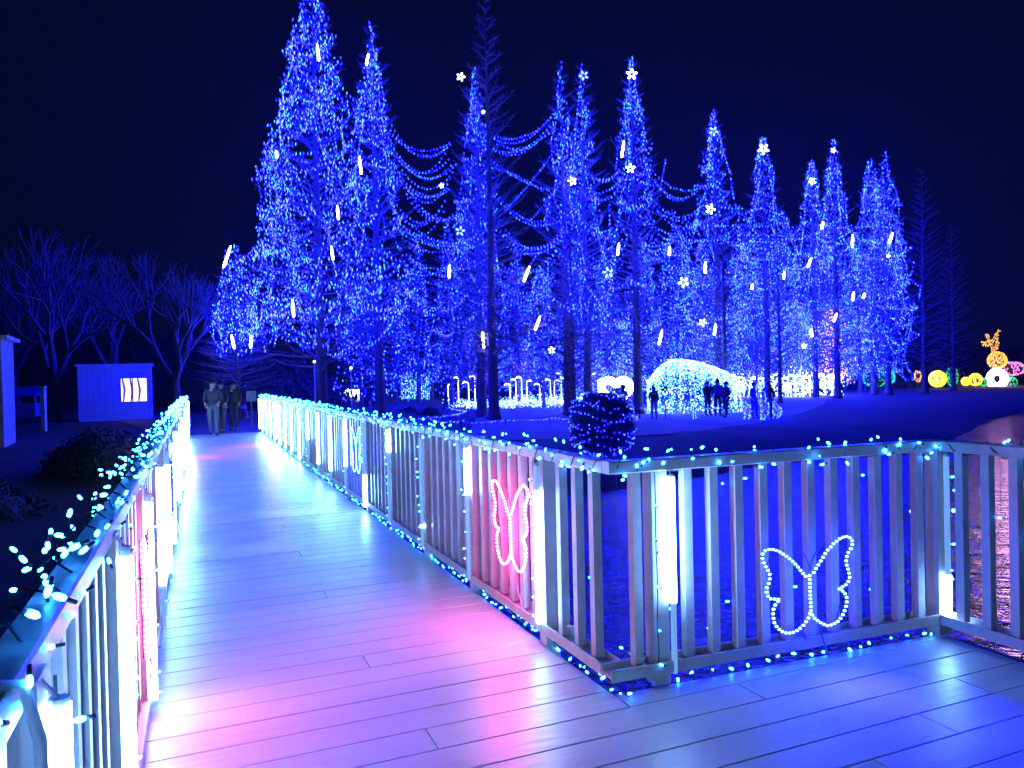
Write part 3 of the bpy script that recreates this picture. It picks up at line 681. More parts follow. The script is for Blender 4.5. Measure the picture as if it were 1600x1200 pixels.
BG=[(420,565,42,3.2,2.6,'dark evergreen bush left of the white canopy lights'),(460,560,48,3.6,3.0,'dark evergreen mass behind the far end of the right railing'),(330,560,50,3.5,3.6,'dark evergreen behind the people at the bridge end'),(385,540,56,4,4.6,'taller dark evergreen behind the notice board'),(210,560,60,5,4.8,'dark evergreen behind the booth with the lit window'),
    (110,560,62,5.5,5.0,'dark evergreen between the two booths'),(30,560,64,6,5.5,'dark evergreen at the left edge behind the near booth'),(740,588,75,7,4.2,'dark shrubbery behind the row of drooping lamps'),(640,585,70,6,4.0,'dark evergreen behind the blue light curtain'),(880,585,78,7,4.0,'dark shrubbery behind the glowing heart arch'),(1400,590,80,7,4.0,'dark shrubbery at the right end of the grove'),(1530,585,110,14,5.0,'dark wood line far beyond the coloured lights'),(1450,580,120,14,6,'dark wood line beyond the yellow light ball'),(270,545,75,8,7,'tall dark trees far behind the booths'),(70,540,80,10,8,'tall dark trees furthest to the left')]
for i,(px,py,Yd,rx,rz_,lab) in enumerate(BG):
    p=atY(px,600,Yd); bush('evergreen_bush',(p.x,p.y,gz(p.x,p.y)-.2),rx,rx*.7,rz_,3000,.14 if Yd<70 else .25,lab,'dark evergreens behind the park',30+i)

# ball bush with light net on the near shore
p=atY(941,661,20.5); bc=Vector(p)
bb_=MB(); V_,F_=leafball(77,6500,.88,.88,.88,.03,False); bb_.ball((0,0,0),.84,20,14); k=len(bb_.v); bb_.v+=[tuple(v) for v in V_]; bb_.f+=[tuple(i+k for i in f) for f in F_]; bb_.m+=[0]*len(F_)
bo_=bb_.build('ball_bush',M['leaf'],None,loc=bc); tag(bo_,'dark ball-shaped bush on the near shore wrapped in a net of small lights','bush')
pts=[]
for i in range(15):
    ph=-1.25+2.6*i/14
    for k in range(int(46*math.cos(ph))+4):
        if rnd.random()<.3: continue
        q=2*math.pi*k/(int(46*math.cos(ph))+4)+rnd.gauss(0,.03); pts.append((math.cos(ph+.10*math.sin(2*q+i*i))*math.cos(q)*.93+rnd.gauss(0,.012),math.cos(ph)*math.sin(q)*.93,math.sin(ph+.16*math.sin(2*q+i*i*.7)+rnd.gauss(0,.015))*.93))
o=empty('net_lights',bc); tag(o,'net of pale blue lights over the ball-shaped bush','string lights')
x=bulb_mesh('bulbs',pts,(.012,.016),mixidx(len(pts),5,(.5,.4,.05,.05)),BLUE,o,3); x['kind']='stuff'

# ------------------------------------------------------------------ meteor tubes and star motifs in the trees
MT=[(497,82,26,5),(574,93,18,-12),(563,258,28,4),(528,332,22,4),(519,395,22,6),(432,241,12,4),(458,482,28,3),(355,401,36,-20),(364,534,22,10),(392,534,20,-4),(702,424,20,-3),(823,428,26,-22),(840,505,24,-22),(973,233,26,-10),(966,389,20,-8),(1046,392,14,-5),(1032,527,24,-14),(1117,515,18,-8),(1102,418,18,-3),(1332,377,20,-2),(1392,372,18,-18),(1265,410,16,-22),(1225,430,12,-8),(1285,352,12,-12),(1333,463,14,-8),(1350,462,8,-20),(1305,496,14,-24),(1268,520,14,5),(1175,448,8,-14),(755,530,28,3)]
wd_=['blue-lit crown','swags','back-row lights']
def nearest(px):
    return min(LT,key=lambda t:abs(t[0]-px))
def zone(px,py):
    n=nearest(px)[6].replace('blue-lit ','').replace('sparsely lit ','')
    return n
hgt=lambda py:'near the tip' if py<150 else ('high up' if py<300 else ('at mid height' if py<430 else 'low down'))
seen=set()
def uniq(lab,alts):
    for a in alts:
        l=' '.join((a+' '+lab).split()[:16])
        if l not in seen: seen.add(l); return l
    return lab
adj=['bright white','slim white','small white','short white','long white','thin white','pale white','glowing white','narrow white','tiny white']
for i,(px,py,ln,dg) in enumerate(MT):
    Yd=nearest(px)[2]*(1 if py<420 else 1.02)-3.2; p=atY(px,py,Yd); L_=ln/F*Yd; o=empty('meteor_tube',p); side_='left' if px<nearest(px)[0] else 'right'
    tag(o,uniq(f'tube {hgt(py)} {side_} of the {zone(px,py)}',adj),'light tube','white meteor tubes hanging in the trees')
    d_=Vector((-math.sin(R(dg)),0,math.cos(R(dg)))) if dg>=0 else Vector((math.sin(R(-dg)),0,math.cos(R(-dg))))
    b=MB(); b.tube([d_*(-L_*.5),d_*(-L_*.4),d_*(L_*.25),d_*(L_*.5)],[.03*Yd/34,.055*Yd/34,.05*Yd/34,.02*Yd/34],7); b.build('tube',M['white_hot'],o)
    b=MB(); b.tube([d_*(L_*.5),d_*(L_*.5)+Vector((0,0,.5))],.006,4); b.build('cable',M['cable'],o)
ST=[(720,120,7,1),(985,263,8,1),(894,283,7,1),(1193,233,9,1),(1110,327,8,1),(987,116,9,1),(690,290,4,1),(1269,283,6,1),(1302,235,4,1),(755,175,3,1),(950,426,9,0),(1068,441,9,2),(1098,504,7,2),(719,361,8,0),(862,547,6,2),(912,118,8,0),(1115,205,8,0),(1388,400,3,1),(1256,541,4,1)]
for i,(px,py,rr,kd) in enumerate(ST):
    Yd=nearest(px)[2]-3.4; p=atY(px,py,Yd); o=empty('star_light',p)
    mm=[BLUE[1],M['white_hot'],M['white_led']][kd]; cn=['deep blue','white','pale blue'][kd]; side_='left' if px<nearest(px)[0] else 'right'
    tag(o,uniq(f'{cn} flower light {hgt(py)} {side_} of the {zone(px,py)}',['bright','small','round','neat','tiny']),'star light','flower-shaped lights hung in the trees')
    r1=rr/F*Yd
    for k in range(5):
        q=k*2*math.pi/5+.3*i; c_=Vector((math.cos(q)*r1*.62,0,math.sin(q)*r1*.62)); b=MB()
        b.ball(c_,r1*.36,7,5,sc=(1,.5,.55),ax=(Vector((math.cos(q),0,math.sin(q))),Vector((0,1,0)),Vector((-math.sin(q),0,math.cos(q))))); b.build('petal',mm,o)

# ------------------------------------------------------------------ park features
def px_of(g,z=GZ): return None
# light tunnel
tc=atz(1078,643.5,GZ)
tun=empty('light_tunnel',tc,R(-10)); tun.scale=(1.13,1.0,1.02); tag(tun,'arched tunnel of densely packed white and icy blue lights on the lawn','light tunnel')
fr=MB(); pts=[]
Ln=4.0
def arch(x,s_):
    # radius shrinks along the axis so that the roof slopes down to the right
    k=1-.34*max(0,(x+.3)/Ln) ; return k
hoops=np.linspace(-1.9,2.2,9)
def tsc(h): return 1-.40*(max(0,-.6-h)/1.3)**2-.38*(max(0,h+.6)/2.8)**1.8
for hx in hoops:
    sc_=tsc(hx); Hh=2.75*sc_; Wh=1.75*sc_
    l=[(hx,-Wh*math.cos(a),Hh*math.sin(a)) for a in np.linspace(0,math.pi,15)]
    b=MB(); b.tube(l,.022,5); b.build('hoop',M['wcable'],tun)
    near_end=(hx in (hoops[0],hoops[-1]))
    for rep in range(5 if near_end else 2):
        for a in np.linspace(0,math.pi,60): pts.append((hx+rnd.gauss(0,.03),-Wh*math.cos(a)+rnd.gauss(0,.03),Hh*math.sin(a)+rnd.gauss(0,.03)))
for k in range(3700):
    hx=rnd.uniform(-1.9,2.2); sc_=tsc(hx); a=rnd.uniform(0,math.pi)
    if math.sin(a)<.72 and rnd.random()<.45: continue
    if -.35<hx<.25 and math.cos(a)>0 and math.sin(a)<.7: continue
    if .9<hx<1.7 and math.cos(a)>0 and math.sin(a)<.62: continue
    pts.append((hx,-1.75*sc_*math.cos(a)*-1,2.75*sc_*math.sin(a)))
x=bulb_mesh('bulbs',pts,(.022,.034),np.random.RandomState(4).choice(3,len(pts),p=(.20,.48,.32)),[M['white_led'],M['ice'],BLUE[2]],tun,8); x['kind']='stuff'
# heart arch
hp=atz(963,640,GZ); o=empty('heart_arch',hp); tag(o,'glowing white heart-shaped arch left of the light tunnel','light arch')
hs=[]
for t in np.linspace(0,2*math.pi,60):
    X_=16*math.sin(t)**3; Z_=13*math.cos(t)-5*math.cos(2*t)-2*math.cos(3*t)-math.cos(4*t); hs.append(Vector((X_*.052,0,1.12+Z_*.052)))
b=MB(); b.tube(hs,.23,7); b.build('light_ring',M['white_hot'],o)
b=MB(); b.box((0,0,.12),(1.0,.3,.24)); b.build('base',M['white'],o)
pp=[(v.x+rnd.gauss(0,.06),v.y+rnd.gauss(0,.08),v.z+rnd.gauss(0,.06)) for v in hs for _ in range(6)]
x=bulb_mesh('bulbs',pp,(.03,.03),[0]*len(pp),[M['white_hot']],o,2); x['kind']='stuff'
# drooping lamps: cane lights in a row
def cane(p,h,label,group,hook=.45,flip=1,mm=None,n=1):
    o=empty('cane_lamp',p,rnd.uniform(-.4,.4)); tag(o,label,'cane light',group)
    b=MB(); b.tube([(0,0,0),(0,0,h*.9)],.022,6); b.build('stem',M['white_led'],o)
    b=MB(); l=[Vector((flip*hook*(1-math.cos(a))*.5,0,h*.9+.16*math.sin(a))) for a in np.linspace(0,math.pi*.85,8)]; b.tube(l,[.03,.035,.045,.05,.055,.055,.05,.03],6); b.build('shade',mm or M['white_led'],o)
LC=[(716,588),(742,586),(806,592),(815,588),(823,594),(860,592),(866,594),(843,600),(877,582),(886,590),(893,588),(921,582),(700,600),(797,600),(934,592),(732,596)]
nth=['leftmost','next','third','fourth','fifth','sixth','seventh','eighth','ninth','tenth','eleventh','twelfth','thirteenth','fourteenth','fifteenth','last']
for i,(px,py) in enumerate(sorted(LC)):
    Yd=56+rnd.uniform(-3,3); p=atY(px,600,Yd); tp=atY(px,py,Yd)
    cane(Vector((p.x,p.y,GZ)),tp.z-GZ,f'{nth[i]} drooping white lamp from the left, left of the heart arch','drooping white lamps left of the heart arch',flip=rnd.choice((-1,1)))
for i,px in enumerate([1150+11.57*k for k in range(15)]):
    Yd=60+rnd.uniform(-2,2); py=rnd.uniform(585,592)-(px-1150)*.012; p=atY(px,600,Yd); tp=atY(px,py,Yd)
    cane(Vector((p.x,p.y,GZ)),tp.z-GZ,f'{nth[i]} glaring white cane lamp from the left, right of the tunnel','white cane lamps right of the light tunnel',.6,rnd.choice((-1,1)),M['white_hot'])
    x=bulb_mesh('icicle_bulbs',[(p.x+rnd.gauss(0,.22),p.y+rnd.gauss(0,.2),GZ+abs(rnd.gauss(.9,.55))) for _ in range(70)],(.03,.09),[0 if rnd.random()<.7 else 1 for _ in range(70)],[M['white_led'],M['ice']],None,i,.4); tag(x,f'{nth[i]} cluster of dripping bulbs from the left, under the cane lamps','icicle lights','dripping bulbs below the white cane lamps',kind='stuff')
# illuminated carpet of low lights
pts=[]
for k in range(2600):
    px=rnd.uniform(690,960); Yd=rnd.uniform(49,62); p=atY(px,600,Yd); pts.append((p.x,p.y,GZ+abs(rnd.gauss(.12,.3))*(1 if px>800 else .6)))
x=bulb_mesh('ground_lights',pts,(.03,.035),np.random.RandomState(9).choice(3,len(pts),p=(.25,.45,.3)),[M['white_led'],M['ice'],BLUE[1]],None,9); tag(x,'carpet of pale blue lights on the ground under the drooping lamps','ground lights'); x['kind']='stuff'
# low rope fences with blue bulbs
def ropefence(label,pp,z,posts,seed,sag=.05):
    o=empty('light_rope'); tag(o,label,'light rope','blue rope lights around the lawn'); pts=[]
    for a,b in zip(pp,pp[1:]): pts+=[p[:] for p in sagpts(a,b,sag,.11,.02)]
    x=bulb_mesh('bulbs',pts,(.02,.028),mixidx(len(pts),seed),BLUE,o,seed); x['kind']='stuff'
    b=MB(); 
    for p in pp: 
        b=MB(); b.tube([(p.x,p.y,gz(p.x,p.y)-.05),p+Vector((0,0,.03))],.025,6); b.build('stake',M['cable'],o)
g2=lambda px,py,dz=.25:atz(px,py,GZ)+Vector((0,0,dz))
ropefence('blue rope light along the near edge of the lawn left of the ball bush',[g2(x_,y_) for x_,y_ in ((672,665),(720,668),(790,666),(860,663),(905,660))],0,1,1)
ropefence('blue rope light across the lawn in front of the tunnel',[g2(x_,y_,.5) for x_,y_ in ((1000,655),(1040,654),(1085,655),(1130,652),(1180,648))],0,1,2)
ropefence('blue rope light behind the tree trunks below the drooping lamps',[g2(x_,y_,.3) for x_,y_ in ((700,640),(760,641),(820,640),(880,639),(1000,640))],0,1,3)
ropefence('low blue light hedge beside the two dark domes',[g2(x_,y_,.35) for x_,y_ in ((640,668),(668,664),(705,660),(730,652),(700,646))],0,1,4)
ropefence('blue bulbs trailing on the ground behind the far right railing',[g2(x_,y_,.35) for x_,y_ in ((520,652),(560,655),(600,660),(650,668))],0,1,5)
p=g2(1085,655,.5); pts=[(p.x+rnd.gauss(0,.03),p.y,p.z-.0-.03*k) for k in range(18)]; x=bulb_mesh('hanging_lights',pts,(.025,.03),[1]*18,BLUE,None,3); tag(x,'short blue light string hanging off the rope in the middle of the lawn','string lights')
# blue-lit figure of bulbs at right of tunnel (bulb-wrapped reindeer-like frames read as uneven clumps)
for nm,px,py,hh,lab in (('light_sculpture',1192,656,1.55,'tall sculpture of deep blue bulbs between the people right of the tunnel'),('light_sculpture',1166,655,.8,'low sculpture of blue bulbs left of the taller one'),('light_sculpture',1211,654,.8,'low arched sculpture of blue bulbs at the right edge of the lawn')):
    p=atz(px,py,GZ); o=empty(nm,p); tag(o,lab,'light sculpture','blue bulb sculptures right of the tunnel'); pts=[]
    for k in range(int(190*hh)):
        t=rnd.random(); a=rnd.uniform(0,6.28); rr=.10+.12*math.sin(t*3.1); pts.append((rr*math.cos(a)+.12*math.sin(t*5),rr*math.sin(a),t*hh))
    x=bulb_mesh('bulbs',pts,(.022,.03),mixidx(len(pts),3),BLUE,o,3); x['kind']='stuff'
    b=MB(); b.tube([(0,0,0),(.1,0,hh*.5),(0,0,hh)],.03,6); b.build('stand',M['cable'],o)
# light curtain gazebo
p=atz(652,634,GZ); Yd=p.y; wG=46/F*Yd; hG=atY(652,584,Yd).z-GZ
o=empty('light_curtain_pavilion',p); tag(o,'square pavilion hung with curtains of teal and white lights','pavilion')
for a in (-1,1):
    for e in (-1,1): b=MB(); b.box((a*wG/2,e*.9,hG/2),(.10,.10,hG)); b.build('post',M['bark'],o)
b=MB(); b.box((0,0,hG+.06),(wG+.3,2.1,.12)); b.build('roof',M['bark'],o)
pts=[(rnd.choice(np.linspace(-wG/2+.1,wG/2-.1,16))+rnd.gauss(0,.015),-.9+rnd.gauss(0,.02),rnd.uniform(.15,hG-.05)) for _ in range(620)]
x=bulb_mesh('curtain_bulbs',pts,(.024,.035),np.random.RandomState(2).choice(4,len(pts),p=(.30,.35,.2,.15)),[M['ice'],BLUE[2],M['teal'],M['white_led']],o,4); x['kind']='stuff'
# white icicle canopy seen over the railing
p=atz(540,637,GZ); Yd=p.y; wG=48/F*Yd; hG=atY(540,610,Yd).z-GZ
o=empty('icicle_canopy',p); tag(o,'low canopy with a dense white fringe of lights over the right railing','canopy')
b=MB(); b.box((0,0,hG),(wG,1.2,.10)); b.build('roof',M['white'],o)
for a in (-1,-.55,.5,1): b=MB(); b.tube([(a*wG*.47,-.5,0),(a*wG*.47,-.5,hG-.05)],.04,6); b.build('leg',M['white_led'],o)
b=MB(); b.box((-.1*wG,-.4,hG*.62),(wG*.34,.04,hG*.36)); b.build('board',M['white'],o)
pts=[(rnd.uniform(-wG/2,wG/2),-.6+rnd.gauss(0,.05),hG+.05-abs(rnd.gauss(0,.16))) for _ in range(520)]
x=bulb_mesh('fringe_bulbs',pts,(.035,.05),[0]*len(pts),[M['white_hot']],o,4); x['kind']='stuff'
# two dark domes
for px,lab in ((640,'left of the two low blue domes on the lawn'),(672,'right of the two low blue domes on the lawn')):
    p=atz(px,655,GZ); bush('dome_bush',(p.x,p.y,GZ),.62,.6,.62,900,.05,lab,'low dome bushes',px)
# pink blossoms of light
for i,(px,py,Yd,lab) in enumerate(((697,588,70,'rose pink light blossom left of the tallest unlit trunk'),(752,584,70,'rose pink light blossom right beside the tallest unlit trunk'),(812,578,74,'small rose pink light blossom above the drooping lamps'))):
    p=atY(px,py,Yd); o=empty('light_tree',(p.x,p.y,GZ)); tag(o,lab,'light tree','pink light trees in the distance'); hz=p.z-GZ
    pts=[(rnd.gauss(0,.5),rnd.gauss(0,.4),hz+rnd.gauss(0,.35)) for _ in range(130)]; x=bulb_mesh('bulbs',pts,(.04,.05),[0]*130,[M['redpink']],o,i); x['kind']='stuff'
    b=MB(); b.tube([(0,0,0),(0,0,hz)],[.12,.05],7); b.build('trunk',M['bark'],o)
# warm/orange lit thin tree among right grove
p=atY(1300,560,62); o=empty('light_tree',(p.x,p.y,GZ)); tag(o,'tall slender tree of warm orange lights among the blue ones on the right','light tree')
pts=[(rnd.gauss(0,.35+.5*(1-t)),rnd.gauss(0,.3),atY(1300,600-115*t,62).z-GZ) for t in [rnd.random()**1.4 for _ in range(420)]]
x=bulb_mesh('bulbs',pts,(.03,.07),[0]*420,[M['warm_led']],o,1); x['kind']='stuff'; b=MB(); b.tube([(0,0,0),(0,0,5)],[.12,.04],7); b.build('trunk',M['bark'],o)
# coloured lights on the right, across the water
def lball(name,px,py,Yd,rpx,mm,n,lab,sc=(1,1,1),bs=.05,cat='light ball'):
    p=atY(px,py,Yd); o=empty(name,(p.x,p.y,gz(p.x,p.y))); tag(o,lab,cat); r_=rpx/F*Yd; hz=p.z-o.location.z
    b=MB(); b.ball((0,0,hz),r_*.9,12,8,sc=sc); b.build('core',M['leaf'],o)
    pts=[]
    for k in range(n):
        v=Vector((rnd.gauss(0,1),rnd.gauss(0,1),rnd.gauss(0,1))).normalized(); pts.append((v.x*r_*sc[0],v.y*r_*sc[1],hz+v.z*r_*sc[2]))
    x=bulb_mesh('bulbs',pts,(bs,bs*1.3),[0]*n,[mm],o,int(px)); x['kind']='stuff'
    if hz-r_*sc[2]>.1: b=MB(); b.tube([(0,0,0),(0,0,hz-r_*sc[2]*.8)],.06,6); b.build('stand',M['cable'],o)
    return o
lball('light_ball',1465,592,72,12,M['yellow'],650,'bright yellow light ball across the water',bs=.07)
lball('light_bush',1488,588,73,8,M['green'],170,'green light bush touching the bright yellow ball',(1,1,1.9),.06,'light bush')
lball('light_bush',1434,588,74,5,M['amber'],60,'small dim amber and green light bush left of the yellow ball',(1,1,1.8),.06,'light bush')
lball('light_ball',1509,596,76,6,M['yellow'],200,'small yellow light ball between the big yellow one and the pink ring',bs=.07)
lball('light_ball',1524,593,76,9,M['yellow'],300,'yellow light ball just left of the glaring pink ring',bs=.07)
lball('light_bush',1536,597,76,6,M['green'],100,'green light bush left against the glaring pink ring',bs=.06,cat='light bush')
lball('light_bush',1580,597,76,8,M['green'],120,'green light bush right of the glaring pink ring',bs=.06,cat='light bush')
lball('light_bush',1366,592,66,12,M['green'],130,'dim green light bush behind the last trunks of the grove',(1.5,1,1.1),.05,'light bush')
lball('light_bush',1393,590,66,5,M['teal'],90,'teal light bush between the last trunks of the grove',(1,1,1.7),.05,'light bush')
lball('light_tree',1558,563,78,13,M['amber'],420,'golden light ball hovering above the pink ring',bs=.07,cat='light tree')
lball('light_tree',1580,576,80,13,M['pinkl'],300,'mauve light cloud at the right edge of the picture',(1.6,1,.8),.07,'light tree')
p=atY(1552,545,78); o=empty('light_sculpture',(p.x,p.y,gz(p.x,p.y))); tag(o,'golden branching figure of lights rising above the coloured lights on the right','light sculpture')
pts=[]
for a,b in (((1553,556),(1549,535)),((1549,535),(1560,518)),((1549,540),(1534,536)),((1556,545),(1560,530)),((1548,535),(1541,522))):
    A_,B_=atY(a[0],a[1],78),atY(b[0],b[1],78); bq=MB(); bq.tube([A_-o.location,B_-o.location],.05,5); bq.build('arm',M['cable'],o)
    for _ in range(38): q=A_.lerp(B_,rnd.random())-o.location; pts.append((q.x+rnd.gauss(0,.1),q.y,q.z+rnd.gauss(0,.1)))
x=bulb_mesh('bulbs',pts,(.06,.08),[0]*len(pts),[M['amber']],o,1); x['kind']='stuff'
p=atY(1558,592,76); o=empty('light_ring',(p.x,p.y,gz(p.x,p.y))); tag(o,'glaring pinkish white ring of light at the water edge on the right','light ring'); hz=p.z-o.location.z
l=[Vector((math.cos(a)*.74,0,hz+math.sin(a)*.74)) for a in np.linspace(0,2*math.pi,26)]; b=MB(); b.tube(l,.36,8); b.build('ring',M['ringw'],o)
b=MB(); b.box((0,0,.1),(.8,.4,.3)); b.build('foot',M['white'],o)

# ------------------------------------------------------------------ left side: booths, post, sign, cone
p=atY(184,655,34); z0=gz(p.x,p.y); wB=98/F*34; hB=atY(184,573,34).z-z0
o=empty('booth',(p.x,p.y,z0),R(24)); tag(o,'pale prefabricated booth with one lit window behind the hedge','booth')
b=MB(); t_=.06; xw0,xw1=wB*.07,wB*.455; zw0,zw1=atY(210,628,34).z-z0,atY(210,590,34).z-z0
for (x0,x1,za,zb_) in ((-wB/2,xw0,0,hB),(xw1,wB/2,0,hB),(xw0,xw1,0,zw0),(xw0,xw1,zw1,hB)): b.box(((x0+x1)/2,-1.2,(za+zb_)/2),(x1-x0,t_,zb_-za))
b.box((0,1.2,hB/2),(wB,t_,hB)); b.box((-wB/2+.03,0,hB/2),(t_,2.34,hB)); b.box((wB/2-.03,0,hB/2),(t_,2.34,hB)); b.build('wall',M['booth'],o)
b=MB(); b.box((0,0,hB+.05),(wB+.16,2.6,.10)); b.build('roof',M['booth'],o)
wn=MB(); wn.box(((xw0+xw1)/2,-1.17,(zw0+zw1)/2),(xw1-xw0,.01,zw1-zw0)); wi=wn.build('window',M['window'],o)
b=MB()
for x_ in (xw0+.02,(xw0+xw1)/2-.05,xw1-.02): b.box((x_,-1.21,(zw0+zw1)/2),(.04,.05,zw1-zw0))
for z_ in (zw0+.02,zw1-.02): b.box(((xw0+xw1)/2,-1.213,z_),(xw1-xw0,.05,.04))
b.build('frame',M['wall'],wi)
for k in range(3): b=MB(); x_=xw0+.12+k*.3; b.tube([(x_,-1.185,zw0+.02),(x_+.06,-1.182,(zw0+zw1)/2),(x_-.02,-1.185,zw1-.04)],[.03,.05,.035],5); b.build('curtain',M['wall'],wi)
for k in range(6): b=MB(); b.box((-wB/2+wB*(k+.5)/12,-1.233,hB/2),(.012,.008,hB-.1)); b.build('seam',M['wall'],o)
p=atY(-6,660,20); z0=gz(p.x,p.y)-.1; hB=atY(5,532,20).z-z0
o=empty('booth',(p.x,p.y,z0),R(26)); tag(o,'pale booth cut off by the left edge of the picture','booth')
b=MB(); b.box((-.75,0,hB/2),(2.1,2,hB)); b.build('wall',M['wall'],o)
b=MB(); b.box((-.72,0,hB+.04),(2.35,2.3,.10)); b.build('roof',M['booth'],o)
b=MB(); b.box((.0,-1.01,hB*.62),(.45,.03,.8)); b.build('window',M['cable'],o)
p=atY(42,613,40); z0=gz(p.x,p.y); o=empty('market_tent',(p.x,p.y,z0)); tag(o,'low stall under a blue tarpaulin between the two booths','stall')
b=MB(); hh=atY(42,604,40).z-z0; b.add([(-.95,-.8,hh-.5),(.95,-.8,hh-.5),(.95,.8,hh-.5),(-.95,.8,hh-.5),(-.95,0,hh),(.95,0,hh)],[(0,1,5,4),(2,3,4,5),(0,4,3),(1,2,5),(3,2,1,0)]); b.build('roof',M['tarp'],o)
for a in(-1,1):
    for e in (-1,1): b=MB(); b.box((a*.9,e*.75,(hh-.5)/2),(.05,.05,hh-.5)); b.build('leg',M['white'],o)
b=MB(); b.box((0,-.3,.35),(1.7,.6,.7)); b.build('counter',M['wall'],o)
p=atY(69,665,26); z0=gz(p.x,p.y); b=MB(); h_=atY(69,606,26).z-z0; b.box((0,0,h_/2),(.14,.14,h_)); b.box((0,0,h_+.03),(.18,.18,.06)); tag(b.build('bollard',M['white'],None,loc=(p.x,p.y,z0)),'pale square post standing right of the near booth','post')
# notice board
p=atz(394,668,0); Yd=p.y; o=empty('notice_board',(p.x,p.y,0)); tag(o,'small blank white notice board on a pole beside the right railing end','sign')
h1,h2=atY(394,627,Yd).z,atY(394,611,Yd).z; b=MB(); b.box((0,-.02,(h1+h2)/2),(15/F*Yd,.03,h2-h1)); b.build('board',M['white'],o)
b=MB(); b.tube([(0,0,-.05),(0,0,h2)],.02,7); b.build('pole',M['rail'],o)
p=atz(381,652,0); o=empty('traffic_cone',(p.x,p.y,-.03)); tag(o,'tall orange traffic cone at the far end of the bridge','cone')
b=MB(); b.tube([(0,0,.04),(0,0,.85)],[.19,.045],12); b.build('body',M['cone'],o); b=MB(); b.box((0,0,.02),(.46,.46,.04)); b.build('base',M['cable'],o); b=MB(); b.tube([(0,0,.4),(0,0,.56)],[.130,.098],12,False); b.build('band',M['white'],o)
# thin light poles behind the railing
for px,yt,lab in ((492,565,'thin pale lamp pole left of the leftmost thick trunk'),(549,575,'thin pale pole behind the white fringed canopy')):
    p=atY(px,600,34); z0=gz(p.x,p.y); tp=atY(px,yt,34); o=empty('lamp_pole',(p.x,p.y,z0)); tag(o,lab,'pole','thin poles behind the right railing'); b=MB(); b.tube([(0,0,0),(0,0,tp.z-z0)],.03,7); b.build('pole',M['white'],o); b=MB(); b.ball((0,0,tp.z-z0),.06,7,5); b.build('lamp',M['white_led'],o)

# ------------------------------------------------------------------ people
def skinmesh(name,J,E,rad,mm,par,sub=1):
    me=bpy.data.meshes.new(name); me.from_pydata([J[k] for k in J],[(list(J).index(a),list(J).index(b)) for a,b in E],[]); me.materials.append(mm)
    o=bpy.data.objects.new(name,me); link(o,par); sk=o.modifiers.new('skin','SKIN'); sk.use_smooth_shade=True
    lay=me.skin_vertices[0].data if me.skin_vertices else None
    if lay is None:
        bm=bmesh.new(); bm.from_mesh(me); bm.verts.layers.skin.verify(); bm.to_mesh(me); bm.free(); lay=me.skin_vertices[0].data
    for i,k in enumerate(J): lay[i].radius=(rad[k],rad[k]) if not isinstance(rad[k],tuple) else rad[k]; lay[i].use_root=(i==0)
    if sub: s_=o.modifiers.new('sub','SUBSURF'); s_.levels=sub; s_.render_levels=sub
    return o
cm={}
def cloth(c):
    if c not in cm: cm[c]=mat('cloth',c,.85,None,12,.2,80)
    return cm[c]
